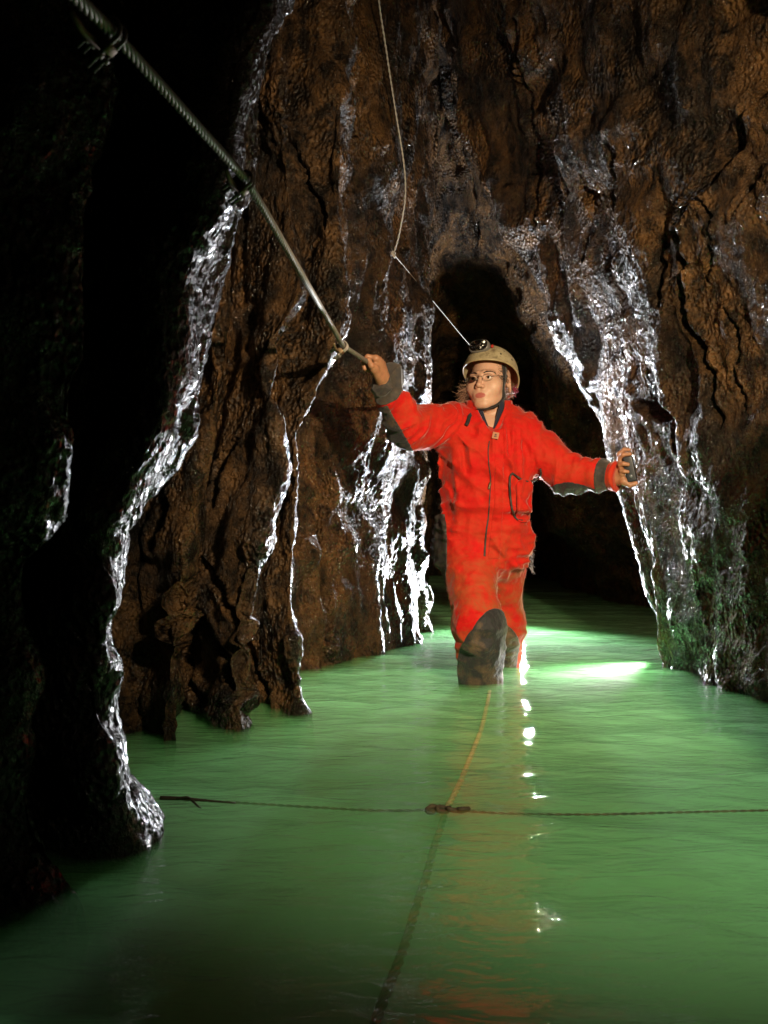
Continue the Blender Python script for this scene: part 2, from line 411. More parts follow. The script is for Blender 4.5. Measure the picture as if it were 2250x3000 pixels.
# close the passage overhead
top = np.clip((zs - 3.6) / (Z1 - 3.6), 0, 1) ** 2
ctr = np.array([0.3, 3.0])
G[:, :, :2] = G[:, :, :2] + (ctr - G[:, :, :2]) * (top * 0.999)[None, :, None]
def grid_normals(G):
    a = np.gradient(G, axis=0); b = np.gradient(G, axis=1)
    n = np.cross(a, b); n /= np.linalg.norm(n, axis=2)[:, :, None] + 1e-9
    return n
Nn = grid_normals(G)
flat = G.reshape(-1, 3)
amp = np.ones(len(flat), np.float32)
PYp = 1500 - (flat[:, 2] - CAM_H) / np.maximum(flat[:, 1], 0.3) * FPX     # where the bare wall point stands in the photograph
PXp = 1125 + flat[:, 0] / np.maximum(flat[:, 1], 0.3) * FPX
dist = np.clip(flat[:, 1], 0.8, 6)
S = lambda a, b: flat * np.array([a, a, b])
warp = np.stack([noise3(S(3, 2), 91), noise3(S(3, 2), 92), noise3(S(3, 2), 93)], 1) * 0.08
fw = flat + warp
disp = 0.042 * fbm(fw * [2.6, 2.6, 1.5], 3, 3)
disp += 0.020 * fbm(fw * [7.5, 7.5, 3.8], 2, 21)
run = fbm(fw * [20, 20, 11], 3, 33, 0.55)
disp += 0.0050 * run
lump = fbm(fw * [34, 34, 24], 2, 55, 0.6)
disp += 0.0052 * lump
disp += 0.0058 * noise3(S(56, 40), 71) + 0.0034 * noise3(S(95, 75), 72)
disp += 0.034 * (fbm(fw * [3.6, 3.6, 0.55], 2, 61, 0.5, ridged=True) - 0.7) * np.clip((flat[:, 1] - 2.35) / 0.2, 0, 1)     # curtains and flutes
# ledges and small overhangs: sharpened steps
st = noise3(fw * [4.0, 4.0, 6.5], 77)
disp += 0.022 * np.tanh(st * 5) * np.clip(noise3(fw * [1.5, 1.5, 1.5], 78) * 2 + 0.4, 0, 1)

def seg_dist(px, py, poly):
    best = np.full(len(px), 1e9); tt = np.zeros(len(px))
    for i in range(len(poly) - 1):
        a = np.array(poly[i], float); b = np.array(poly[i+1], float); ab = b - a
        t = np.clip(((px - a[0]) * ab[0] + (py - a[1]) * ab[1]) / (ab @ ab), 0, 1)
        q = np.hypot(px - a[0] - t * ab[0], py - a[1] - t * ab[1])
        m = q < best; best[m] = q[m]; tt[m] = (i + t[m]) / (len(poly) - 1)
    return best, tt
segk = np.repeat(ki, NZ)
is_right = segk >= [c[0] for c in CTRL].index('right') - 1
is_left = (segk >= [c[0] for c in CTRL].index('b2') - 1) & (segk <= [c[0] for c in CTRL].index('end'))
is_mid = (segk >= [c[0] for c in CTRL].index('b3') + 1)
CRACKS = [
 ([(2250, 230), (2205, 310), (2160, 420), (2080, 545), (2000, 655), (1935, 725)], 13, 0.09, is_right),
 ([(2000, 655), (2012, 780), (1995, 890), (2030, 980), (2088, 1090), (2092, 1190), (2115, 1260)], 10, 0.07, is_right),
 ([(1935, 725), (1920, 800), (1940, 900)], 9, 0.05, is_right),
 ([(2060, 560), (2110, 640), (2090, 760), (2070, 820)], 5, 0.03, is_right),
 ([(2250, 480), (2200, 560), (2180, 640)], 5, 0.03, is_right),
 ([(1790, 380), (1800, 480), (1795, 560), (1810, 620)], 5, 0.03, is_right),
 ([(2120, 900), (2160, 1000), (2150, 1100), (2180, 1200)], 6, 0.03, is_right),
 ([(1890, 1180), (1950, 1230), (1980, 1330)], 16, 0.05, is_right),
 ([(1520, 60), (1548, 250), (1562, 420), (1572, 655)], 10, 0.06, is_right),
 ([(1455, 40), (1490, 150), (1530, 260)], 6, 0.04, is_right),
 ([(1720, 470), (1742, 620), (1728, 760)], 6, 0.04, is_right),
 ([(1640, 300), (1660, 430), (1690, 560)], 6, 0.03, is_right),
 ([(1270, 40), (1292, 180), (1325, 330), (1345, 470), (1385, 600), (1405, 690)], 20, 0.10, is_mid),
 ([(1400, 690), (1395, 760)], 6, 0.04, is_mid),
 ([(560, 1680), (610, 1800), (660, 1930), (720, 2110)], 9, 0.05, is_left),
 ([(480, 1750), (540, 1900), (590, 2010), (640, 2120)], 9, 0.05, is_left),
 ([(600, 1600), (680, 1760), (740, 1920), (800, 2080)], 7, 0.04, is_left),
 ([(480, 1350), (500, 1480), (470, 1620)], 8, 0.05, is_left),
 ([(880, 520), (930, 600), (960, 680)], 7, 0.05, is_left),
 ([(740, 150), (760, 320), (800, 420)], 8, 0.05, is_left),
 ([(820, 350), (870, 450), (900, 540)], 7, 0.05, is_left),
 ([(1040, 120), (1060, 280), (1095, 420)], 7, 0.05, is_left),
 ([(930, 1250), (945, 1450), (930, 1650), (960, 1880)], 10, 0.05, is_left),
 ([(700, 1290), (660, 1380), (650, 1500)], 7, 0.04, is_left),
]
wx = noise3(fw * 14, 101) * 14; wy = noise3(fw * 14, 102) * 14
for poly, w, dep, msk in CRACKS:
    idx = np.nonzero(msk & (flat[:, 1] > 2.4))[0]
    q, t = seg_dist(PXp[idx] + wx[idx], PYp[idx] + wy[idx], poly)
    taper = np.minimum(1, np.minimum(t + 0.15, 1.1 - t) * 3)
    disp[idx] -= dep * np.exp(-(q / (w * taper + 1)) ** 4) - 0.012 * np.exp(-((q - w * 1.8) / w) ** 2)
near_fade = np.ones(len(flat))
jj = np.argmin(np.abs(zs-0.24)); 
D3 = (G + Nn * (disp * near_fade).reshape(NCOL, NZ)[:, :, None])
# orientation: normals should face into the passage
cx = D3[:, NZ//2, :2]
segname = [CTRL[k][0] for k in ki]
LABELS = {
 'near': ('cave_wall', 'dark left cave wall beside the camera, in front of the first buttress'),
 'b0': ('rock_buttress', 'nearest black rock buttress at the left edge, outlined by a thin broken line of glints'),
 'b1': ('rock_buttress', 'black rock buttress with a broad band of white glints and a flared foot in the water'),
 'b2': ('rock_buttress', 'brown pitted rock buttress below the steel cable, between the glinting black one and the lit one'),
 'b3': ('rock_buttress', 'brown rock buttress behind the hand on the cable, brightly lit on its right side'),
 'b4': ('rock_buttress', 'narrow dark rock rib behind the caver, farthest on the left side'),
 'end': ('cave_wall', 'far dark end of the passage behind and above the caver'),
 'far_right': ('cave_wall', 'dark undercut right wall far behind the caver, its lower edge traced by glints'),
 'right': ('cave_wall', 'big cracked brown right wall with white glinting band, touched by the hand'),
 'right_near': ('cave_wall', 'near right cave wall beside the camera with an unseen ledge shaped to cast shade'),
}
idxg = np.arange(NCOL * NZ).reshape(NCOL, NZ)
def emit(a, b, key):
    sub = D3[a:b + 1]; n = b - a + 1
    ii = np.arange(n * NZ).reshape(n, NZ)
    q = np.stack([ii[:-1, :-1], ii[1:, :-1], ii[1:, 1:], ii[:-1, 1:]], -1).reshape(-1, 4)
    name, lab = LABELS[key]
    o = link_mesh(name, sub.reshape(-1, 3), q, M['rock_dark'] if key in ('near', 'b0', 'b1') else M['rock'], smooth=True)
    o['kind'] = 'structure'; o['label'] = lab
    return o
a = 0
for i in range(1, NCOL):
    if i == NCOL - 1 or segname[i] != segname[a]:
        emit(a, i, segname[a]); a = i
# wall behind the camera and the lid over the passage
bk = np.concatenate([D3[-1], D3[0]]); n = NZ
q = np.array([(i, n + i, n + i + 1, i + 1) for i in range(n - 1)])
o = link_mesh('cave_wall', bk, q, M['rock_dark']); o['kind'] = 'structure'; o['label'] = 'cave wall behind the camera'

# ------------------------------------------------------------------ stream bed and water
gx = np.arange(-1.6, 2.6, 0.03); gy = np.arange(-2, 10.2, 0.03)
X, Y = np.meshgrid(gx, gy, indexing='ij')
pp = np.stack([X.ravel(), Y.ravel(), np.zeros(X.size)], 1)
zb = -0.42 + 0.05 * fbm(pp * 1.3, 3, 5) + 0.012 * fbm(pp * 7, 2, 6)
# silt banked against the feet of the left buttresses
for (bx, by, s, h) in ((-0.05, 4.0, 0.55, 0.30), (-0.30, 3.2, 0.35, 0.24), (-0.45, 2.7, 0.3, 0.2), (-0.42, 1.75, 0.28, 0.22), (0.2, 4.8, 0.3, 0.2)):
    zb += h * np.exp(-((pp[:, 0] - bx) ** 2 + (pp[:, 1] - by) ** 2) / (2 * s * s * 0.5))
pp[:, 2] = np.minimum(zb, -0.05)
def grid_faces(nx, ny):
    ii = np.arange(nx * ny).reshape(nx, ny)
    return np.stack([ii[:-1, :-1], ii[1:, :-1], ii[1:, 1:], ii[:-1, 1:]], -1).reshape(-1, 4)
o = link_mesh('stream_bed', pp, grid_faces(*X.shape), M['bed']); o['kind'] = 'structure'

def water_material():
    m = bpy.data.materials.new('turbid_green_water'); m.use_nodes = True
    nt = m.node_tree; nt.nodes.clear(); L = nt.links.new
    out = N(nt, 'ShaderNodeOutputMaterial')
    v = coords(nt, (0.8, 2.2, 1))
    n1 = N(nt, 'ShaderNodeTexNoise', Scale=9.0, Detail=4.0, Roughness=0.55, Distortion=0.8); L(v, n1.inputs['Vector'])
    n2 = N(nt, 'ShaderNodeTexNoise', Scale=34.0, Detail=3.0, Roughness=0.55); L(v, n2.inputs['Vector'])
    b1 = N(nt, 'ShaderNodeBump', Strength=0.28, Distance=0.03); L(n1.outputs['Fac'], b1.inputs['Height'])
    b2 = N(nt, 'ShaderNodeBump', Strength=0.12, Distance=0.008); L(n2.outputs['Fac'], b2.inputs['Height']); L(b1.outputs['Normal'], b2.inputs['Normal'])
    geo = N(nt, 'ShaderNodeNewGeometry')
    dt = N(nt, 'ShaderNodeVectorMath', operation='DOT_PRODUCT'); L(b2.outputs['Normal'], dt.inputs[0]); L(geo.outputs['Incoming'], dt.inputs[1])
    ab = N(nt, 'ShaderNodeMath', operation='ABSOLUTE'); L(dt.outputs['Value'], ab.inputs[0])
    om = N(nt, 'ShaderNodeMath', operation='SUBTRACT', use_clamp=True); om.inputs[0].default_value = 1.0; L(ab.outputs[0], om.inputs[1])
    p5 = N(nt, 'ShaderNodeMath', operation='POWER'); p5.inputs[1].default_value = 5.0; L(om.outputs[0], p5.inputs[0])
    fr = N(nt, 'ShaderNodeMath', operation='MULTIPLY_ADD'); fr.inputs[1].default_value = 0.98; fr.inputs[2].default_value = 0.02; L(p5.outputs[0], fr.inputs[0])
    gl = N(nt, 'ShaderNodeBsdfGlossy', Roughness=0.012); L(b2.outputs['Normal'], gl.inputs['Normal'])
    tr = N(nt, 'ShaderNodeBsdfTransparent')
    mx = N(nt, 'ShaderNodeMixShader'); L(fr.outputs[0], mx.inputs[0]); L(tr.outputs[0], mx.inputs[1]); L(gl.outputs[0], mx.inputs[2])
    L(mx.outputs[0], out.inputs['Surface'])
    vs = N(nt, 'ShaderNodeVolumeScatter', Density=9.0, Anisotropy=0.0); vs.inputs['Color'].default_value = (0.31, 0.93, 0.32, 1)
    va = N(nt, 'ShaderNodeVolumeAbsorption', Density=2.6); va.inputs['Color'].default_value = (0.16, 0.80, 0.14, 1)
    ad = N(nt, 'ShaderNodeAddShader'); L(vs.outputs[0], ad.inputs[0]); L(va.outputs[0], ad.inputs[1])
    L(ad.outputs[0], out.inputs['Volume'])
    return m
M['water'] = water_material()
gx = np.arange(-1.55, 2.5, 0.022)
gy = np.concatenate([np.arange(-1.9, 0.9, 0.08), np.arange(0.9, 4.2, 0.013), np.arange(4.2, 10.0, 0.03)])
X, Y = np.meshgrid(gx, gy, indexing='ij')
zw = np.zeros(X.shape)
wr = np.random.default_rng(3)
for k in range(46):
    lam = math.exp(wr.uniform(math.log(0.05), math.log(0.55)))
    th = wr.normal(math.pi / 2 - 0.1, 0.36)
    ph = wr.uniform(0, 6.28)
    A = 0.0021 * lam ** 0.9
    zw += A * np.sin(2 * math.pi / lam * (X * math.cos(th) + Y * math.sin(th)) + ph + 0.8 * np.sin(X * 3 + k))
pw = np.stack([X.ravel(), Y.ravel(), zw.ravel()], 1)
nx, ny = X.shape
fw_ = grid_faces(nx, ny)
ii = np.arange(nx * ny).reshape(nx, ny)
loop = np.concatenate([ii[:, 0], ii[-1, 1:], ii[-2::-1, -1], ii[0, -2:0:-1]])
low = pw[loop].copy(); low[:, 2] = -0.62
base = nx * ny; K = len(loop)
side = np.array([(loop[i], base + i, base + (i + 1) % K, loop[(i + 1) % K]) for i in range(K)])
allv = np.vstack([pw, low, [[0.4, 4, -0.62]]])
bot = np.array([(base + i, base + K, base + (i + 1) % K, base + (i + 1) % K) for i in range(K)])
fl = [tuple(map(int, q)) for q in side] + [tuple(map(int, q[:3])) for q in bot]
me_faces = np.vstack([fw_, side])
o = None
gfaces = [tuple(map(int, q)) for q in me_faces] + [tuple(map(int, q[:3])) for q in bot]
o = link_mesh('water', allv, gfaces, M['water']); o['kind'] = 'structure'


# ------------------------------------------------------------------ implicit surfaces for the caver
def surface_nets(F, org, h):
    """F (nx,ny,nz), negative inside -> vertices, quads"""
    ins = F < 0
    c = [(i, j, k) for i in (0, 1) for j in (0, 1) for k in (0, 1)]
    nx, ny, nz = F.shape
    sl = lambda A, o: A[o[0]:nx-1+o[0], o[1]:ny-1+o[1], o[2]:nz-1+o[2]]
    cnt = np.zeros((nx-1, ny-1, nz-1), np.uint8)
    for o in c: cnt += sl(ins, o)
    act = (cnt > 0) & (cnt < 8)
    I = np.argwhere(act)
    vals = np.stack([F[I[:, 0]+o[0], I[:, 1]+o[1], I[:, 2]+o[2]] for o in c], 1)
    pos = np.zeros((len(I), 3)); num = np.zeros(len(I))
    ca = np.array(c, float)
    for a in range(8):
        for b in range(a + 1, 8):
            if np.abs(ca[a] - ca[b]).sum() != 1: continue
            va, vb = vals[:, a], vals[:, b]
            m = (va < 0) != (vb < 0)
            t = np.where(m, va / np.where(m, va - vb, 1), 0)
            pos += m[:, None] * (ca[a] + t[:, None] * (ca[b] - ca[a])); num += m
    pos = pos / num[:, None] + I
    vid = np.full(act.shape, -1, np.int64); vid[act] = np.arange(len(I))
    quads = []
    for ax in range(3):
        o = [0, 0, 0]; o[ax] = 1
        A = ins[:nx-o[0], :ny-o[1], :nz-o[2]]; B = ins[o[0]:, o[1]:, o[2]:]
        E = np.argwhere(A != B)
        u, v = [(1, 2), (2, 0), (0, 1)][ax]
        ok = (E[:, u] > 0) & (E[:, v] > 0) & (E[:, u] < F.shape[u]-1) & (E[:, v] < F.shape[v]-1)
        E = E[ok]
        def cell(du, dv):
            q = E.copy(); q[:, u] -= du; q[:, v] -= dv
            return vid[q[:, 0], q[:, 1], q[:, 2]]
        q = np.stack([cell(1, 1), cell(0, 1), cell(0, 0), cell(1, 0)], 1)
        flip = ~A[E[:, 0], E[:, 1], E[:, 2]]
        q[flip] = q[flip][:, ::-1]
        quads.append(q)
    q = np.vstack(quads); q = q[(q >= 0).all(1)]
    return pos * h + np.asarray(org), q

class Grid:
    def __init__(s, lo, hi, h):
        s.lo = np.asarray(lo, float); s.h = h
        n = np.ceil((np.asarray(hi, float) - s.lo) / h).astype(int) + 1
        ax = [s.lo[i] + h * np.arange(n[i]) for i in range(3)]
        s.X, s.Y, s.Z = np.meshgrid(*ax, indexing='ij')
        s.X = s.X.astype(np.float32); s.Y = s.Y.astype(np.float32); s.Z = s.Z.astype(np.float32)
    def pts(s): return np.stack([s.X.ravel(), s.Y.ravel(), s.Z.ravel()], 1)
    def mesh(s, F): return surface_nets(F, s.lo, s.h)

def smin(a, b, k): 
    h = np.clip(0.5 + 0.5 * (b - a) / k, 0, 1)
    return b * (1 - h) + a * h - k * h * (1 - h)
def smax(a, b, k): return -smin(-a, -b, k)
def capsule(g, a, b, ra, rb):
    a = np.asarray(a, np.float32); b = np.asarray(b, np.float32); ab = b - a
    t = np.clip(((g.X - a[0]) * ab[0] + (g.Y - a[1]) * ab[1] + (g.Z - a[2]) * ab[2]) / float(ab @ ab), 0, 1)
    return np.sqrt((g.X - a[0] - t * ab[0]) ** 2 + (g.Y - a[1] - t * ab[1]) ** 2 + (g.Z - a[2] - t * ab[2]) ** 2) - (ra + (rb - ra) * t)
def ellipsoid(g, c, r, rot=None):
    x, y, z = g.X - c[0], g.Y - c[1], g.Z - c[2]
    if rot is not None:
        rt = np.asarray(rot)
        x, y, z = (rt[0, 0]*x + rt[1, 0]*y + rt[2, 0]*z, rt[0, 1]*x + rt[1, 1]*y + rt[2, 1]*z, rt[0, 2]*x + rt[1, 2]*y + rt[2, 2]*z)
    k0 = np.sqrt((x / r[0]) ** 2 + (y / r[1]) ** 2 + (z / r[2]) ** 2)
    k1 = np.sqrt((x / r[0] ** 2) ** 2 + (y / r[1] ** 2) ** 2 + (z / r[2] ** 2) ** 2)
    return k0 * (k0 - 1) / (k1 + 1e-9)
def rotx(a): c, s = math.cos(a), math.sin(a); return np.array([[1, 0, 0], [0, c, -s], [0, s, c]])
def roty(a): c, s = math.cos(a), math.sin(a); return np.array([[c, 0, s], [0, 1, 0], [-s, 0, c]])
def rotz(a): c, s = math.cos(a), math.sin(a); return np.array([[c, -s, 0], [s, c, 0], [0, 0, 1]])

# ------------------------------------------------------------------ joints of the caver
J = dict(
    rs=P(1338, 1246, 3.62), re=P(1196, 1252, 3.46), rw=P(1124, 1120, 3.32),
    ls=P(1512, 1262, 3.64), le=P(1655, 1385, 3.60), lw=P(1802, 1398, 3.50),
    rh=P(1368, 1620, 3.63), rk=P(1402, 1840, 3.46), ra=P(1420, 2280, 3.62),
    lh=P(1466, 1600, 3.70), lk=P(1474, 1838, 3.82), la=P(1470, 2160, 4.16),
)
ORG = np.array([0.40, 3.66, -0.40])
person = thing('person', ORG, 'person in muddy red caving suit and cream helmet wading knee deep, hand on the cable', 'person')

TORSO = np.array([  # z, centre x, centre y, half width, half depth
    [1.045, 0.400, 3.640, 0.050, 0.050], [1.010, 0.398, 3.638, 0.066, 0.064], [0.985, 0.392, 3.635, 0.105, 0.082],
    [0.955, 0.388, 3.63, 0.140, 0.098], [0.90, 0.386, 3.63, 0.157, 0.116], [0.83, 0.388, 3.63, 0.163, 0.126],
    [0.74, 0.390, 3.64, 0.158, 0.124], [0.68, 0.391, 3.64, 0.160, 0.126], [0.645, 0.392, 3.64, 0.163, 0.128],
    [0.620, 0.392, 3.65, 0.156, 0.116], [0.585, 0.391, 3.655, 0.160, 0.120], [0.52, 0.389, 3.66, 0.170, 0.128],
    [0.47, 0.388, 3.66, 0.168, 0.125], [0.42, 0.389, 3.665, 0.150, 0.108], [0.38, 0.389, 3.67, 0.11, 0.08], [0.35, 0.389, 3.67, 0.06, 0.04]])
TORSO = TORSO[::-1].copy()
TORSO[:, 3] -= 0.008 * ((TORSO[:, 0] < 0.93) & (TORSO[:, 0] > 0.36))
TORSO[:, 1] -= np.interp(TORSO[:, 0], [0.4, 0.6, 0.75], [0.014, 0.006, 0.0])

def torso_sdf(g, shrink=0.0):
    z = np.clip(g.Z, TORSO[0, 0], TORSO[-1, 0])
    f = lambda k: np.interp(z, TORSO[:, 0], TORSO[:, k]).astype(np.float32)
    a, b = f(3) - shrink, f(4) - shrink
    x, y = (g.X - f(1)) / a, (g.Y - f(2)) / b
    r = (np.abs(x) ** 2.3 + np.abs(y) ** 2.3) ** (1 / 2.3)
    d = (r - 1) * np.minimum(a, b) * 0.9
    return np.maximum(d, np.maximum(g.Z - TORSO[-1, 0], TORSO[0, 0] - g.Z))

def limb_coords(g, a, b):
    a = np.asarray(a, np.float32); b = np.asarray(b, np.float32); ab = b - a; ln = float(np.linalg.norm(ab)); u = ab / ln
    t = (g.X - a[0]) * u[0] + (g.Y - a[1]) * u[1] + (g.Z - a[2]) * u[2]
    return t, ln

def nz(g, sx, sy, sz, seed):
    p = g.pts() * np.array([sx, sy, sz], np.float32)
    return noise3(p, seed).reshape(g.X.shape)

def fold_noise(g, axis, along, across, seed):
    """wrinkles that run round a limb: quick along the limb axis, slow across it"""
    u = np.asarray(axis, float); u = u / np.linalg.norm(u)
    v = np.cross(u, [0.3, 0.9, 0.2]); v /= np.linalg.norm(v); w = np.cross(u, v)
    p = g.pts(); q = np.stack([p @ u * along, p @ v * across, p @ w * across], 1)
    q[:, 0] += noise3(p * 9, seed + 5) * 0.6
    n = noise3(q, seed)
    w = 1 - 2.6 * np.abs(n)
    return np.where(w > 0, w ** 1.5, w * 0.6).reshape(g.X.shape).astype(np.float32)

def suit_sdf(g):
    to = torso_sdf(g)
    ra = smin(capsule(g, J['rs'], J['re'], 0.083, 0.072), capsule(g, J['re'], J['rw'], 0.071, 0.040), 0.03)
    la = smin(capsule(g, J['ls'], J['le'], 0.082, 0.070), capsule(g, J['le'], J['lw'], 0.069, 0.049), 0.03)
    # sleeves stop at the wrists
    for nm, (e, w) in {'r': ('re', 'rw'), 'l': ('le', 'lw')}.items():
        t, ln = limb_coords(g, J[e], J[w])
        if nm == 'r': ra = np.maximum(ra, t - ln - 0.004)
        else: la = np.maximum(la, t - ln - 0.002)
    rl = smin(capsule(g, J['rh'], J['rk'], 0.098, 0.076), capsule(g, J['rk'], J['ra'], 0.075, 0.060), 0.05)
    ll = smin(capsule(g, J['lh'], J['lk'], 0.092, 0.070), capsule(g, J['lk'], J['la'], 0.068, 0.058), 0.05)
    # wrinkles
    ra = ra - 0.013 * fold_noise(g, J['rw'] - J['re'] + 0.3 * (J['re'] - J['rs']), 19, 6, 201)
    la = la - 0.014 * fold_noise(g, J['lw'] - J['le'], 21, 6, 202)
    up = np.clip((g.Z - 0.62) / 0.25, 0, 1)
    drape = nz(g, 21, 10, 5, 203)
    slant = fold_noise(g, (0.75, 0, 0.66), 12, 4, 204)
    cre = fold_noise(g, (0.35, 0.1, 0.93), 15, 5, 209)
    to = to - 0.007 * cre * np.clip((0.80 - g.Z) / 0.12, 0, 1)
    to = to - (0.017 * (1 - 2.4 * np.abs(drape)) * (0.35 + 0.65 * up) + 0.011 * slant)
    low = nz(g, 5, 8, 26, 205)
    hipw = np.clip((0.66 - g.Z) / 0.06, 0, 1) * np.clip((g.Z - 0.36) / 0.08, 0, 1)
    to = to - 0.011 * (1 - 2 * np.abs(low)) * hipw
    lw = 1 - 2 * np.abs(nz(g, 6, 9, 22, 206)); lw2 = 1 - 2 * np.abs(nz(g, 11, 11, 8, 207))
    knee = np.exp(-((g.Z - 0.12) / 0.14) ** 2)
    rl = rl - (0.010 * lw * (hipw + knee) + 0.008 * lw2)
    ll = ll - (0.010 * lw * (hipw + knee) + 0.007 * lw2)
    leg = smin(rl, ll, 0.012)
    # creases fanning out from the crotch and behind the knees
    fan = fold_noise(g, (0.25, 0.2, 0.95), 17, 5, 210)
    leg = leg - 0.0055 * fan * (np.clip((g.Z - 0.22) / 0.15, 0, 1) + 0.7 * np.exp(-((g.Z - 0.10) / 0.10) ** 2))
    F = smin(to, leg, 0.035)
    F = smin(F, ra, 0.045); F = smin(F, la, 0.045)
    # neck opening, a V down the breast bone
    F = smax(F, -capsule(g, (0.400, 3.665, 1.10), (0.412, 3.505, 0.955), 0.082, 0.030), 0.012)
    F = F - 0.002 * nz(g, 60, 60, 60, 208)
    return F

def suit_material(name, colour, mud, orange=None):
    m, nt, b = new_mat(name); L = nt.links.new
    n = N(nt, 'ShaderNodeTexNoise', Scale=9.0, Detail=8.0, Roughness=0.68, Distortion=0.5); L(coords(nt, (1, 1, 1.4)), n.inputs['Vector'])
    r = ramp(nt, [(0.38, (0, 0, 0)), (0.66, (1, 1, 1))]); L(n.outputs['Fac'], r.inputs['Fac'])
    n2 = N(nt, 'ShaderNodeTexNoise', Scale=55.0, Detail=4.0); L(coords(nt), n2.inputs['Vector'])
    r2 = ramp(nt, [(0.3, (0.9,)*3), (0.7, (1.06,)*3)]); L(n2.outputs['Fac'], r2.inputs['Fac'])
    # dried mud: heavier on sleeves' outer ends and thighs
    g = N(nt, 'ShaderNodeNewGeometry'); sp = N(nt, 'ShaderNodeSeparateXYZ'); L(g.outputs['Position'], sp.inputs[0])
    leg = N(nt, 'ShaderNodeMapRange'); leg.inputs[1].default_value = 0.62; leg.inputs[2].default_value = 0.30; leg.inputs[3].default_value = 0.22; leg.inputs[4].default_value = 0.85
    L(sp.outputs['Z'], leg.inputs[0])
    rx = N(nt, 'ShaderNodeMapRange'); rx.inputs[1].default_value = 0.20; rx.inputs[2].default_value = 0.10; rx.inputs[3].default_value = 0.0; rx.inputs[4].default_value = 0.28
    L(sp.outputs['X'], rx.inputs[0])
    lx = N(nt, 'ShaderNodeMapRange'); lx.inputs[1].default_value = 0.55; lx.inputs[2].default_value = 0.70; lx.inputs[3].default_value = 0.0; lx.inputs[4].default_value = 0.22
    L(sp.outputs['X'], lx.inputs[0])
    s1 = N(nt, 'ShaderNodeMath', operation='ADD'); L(leg.outputs[0], s1.inputs[0]); L(rx.outputs[0], s1.inputs[1])
    s2 = N(nt, 'ShaderNodeMath', operation='ADD'); L(s1.outputs[0], s2.inputs[0]); L(lx.outputs[0], s2.inputs[1])
    mm = N(nt, 'ShaderNodeMath', operation='MULTIPLY'); L(r.outputs['Color'], mm.inputs[0]); L(s2.outputs[0], mm.inputs[1])
    mix = N(nt, 'ShaderNodeMix', data_type='RGBA'); L(mm.outputs[0], mix.inputs[0])
    base = N(nt, 'ShaderNodeMix', data_type='RGBA', blend_type='MULTIPLY'); base.inputs[0].default_value = 1.0
    base.inputs[6].default_value = (*colour, 1); L(r2.outputs['Color'], base.inputs[7])
    L(base.outputs[2], mix.inputs[6]); mix.inputs[7].default_value = (*mud, 1)
    L(mix.outputs[2], b.inputs['Base Color'])
    b.inputs['Roughness'].default_value = 0.82
    b.inputs['Specular IOR Level'].default_value = 0.25
    b.inputs['Sheen Weight'].default_value = 0.55
    b.inputs['Sheen Roughness'].default_value = 0.35
    b.inputs['Sheen Tint'].default_value = (1, 0.75, 0.65, 1)
    nb = N(nt, 'ShaderNodeTexNoise', Scale=330.0, Detail=2.0); L(coords(nt), nb.inputs['Vector'])
    nb2 = N(nt, 'ShaderNodeTexNoise', Scale=45.0, Detail=4.0); L(coords(nt), nb2.inputs['Vector'])
    b1 = N(nt, 'ShaderNodeBump', Strength=0.35, Distance=0.01); L(nb2.outputs['Fac'], b1.inputs['Height'])
    b2 = N(nt, 'ShaderNodeBump', Strength=0.3, Distance=0.0015); L(nb.outputs['Fac'], b2.inputs['Height']); L(b1.outputs['Normal'], b2.inputs['Normal'])
    L(b2.outputs['Normal'], b.inputs['Normal'])
    return m
M['suit'] = suit_material('muddy_red_cloth', (0.60, 0.0075, 0.0045), (0.30, 0.105, 0.028))
M['patch'] = plain('black_rubbery_cloth', (0.014, 0.0135, 0.014), 0.7, var=(9, 0.65, (0.20, 0.115, 0.05)), stops=(0.47, 0.66), bump=(60, 0.6, 0.010), Sheen_Weight=0.2)
M['trim'] = plain('black_piping', (0.03, 0.028, 0.028), 0.6, var=(30, 0.4, (0.12, 0.08, 0.05)))
M['cuff'] = plain('grey_cuff_cloth', (0.022, 0.020, 0.019), 0.75, var=(24, 0.6, (0.12, 0.08, 0.045)), Sheen_Weight=0.3)
M['navy'] = plain('navy_fleece', (0.010, 0.012, 0.030), 0.9, bump=(160, 0.5, 0.003), Sheen_Weight=0.3)
M['black_cloth'] = plain('black_shirt', (0.015, 0.014, 0.015), 0.85)

suit_g = Grid((-0.10, 3.14, -0.42), (1.00, 4.18, 1.06), 0.0062)
suit_F = suit_sdf(suit_g)
v, f = suit_g.mesh(suit_F)
coverall = link_mesh('coverall', v, f, M['suit'], person)

# sampling of the finished suit surface
def suit_at(p):
    p = np.atleast_2d(np.asarray(p, float)); q = (p - suit_g.lo) / suit_g.h
    i = np.clip(np.floor(q).astype(int), 0, np.array(suit_F.shape) - 2); t = q - i
    out = np.zeros(len(p))
    for a in (0, 1):
        for b in (0, 1):
            for c in (0, 1):
                w = np.abs(1 - a - t[:, 0]) * np.abs(1 - b - t[:, 1]) * np.abs(1 - c - t[:, 2])
                out += w * suit_F[i[:, 0] + a, i[:, 1] + b, i[:, 2] + c]
    return out
def on_suit(px, py, lift=0.0, y0=3.2, y1=3.95):
    """point of the suit's surface seen at pixel px, py"""
    ys = np.arange(y0, y1, 0.002)
    p = np.stack([(px - 1125) / FPX * ys, ys, CAM_H + (1500 - py) / FPX * ys], 1)
    k = np.argmax(suit_at(p) < 0)
    q = p[k] if k > 0 else p[int((3.6 - y0) / 0.002)]
    d = q - np.array([0, 0, CAM_H]); d /= np.linalg.norm(d)
    return q - d * lift
def suit_line(pix, n, lift=0.001, close=False):
    s = spline([(a, b, 0) for a, b in pix], n)
    return smooth_pts(np.array([on_suit(a, b, lift) for a, b, _ in s]))
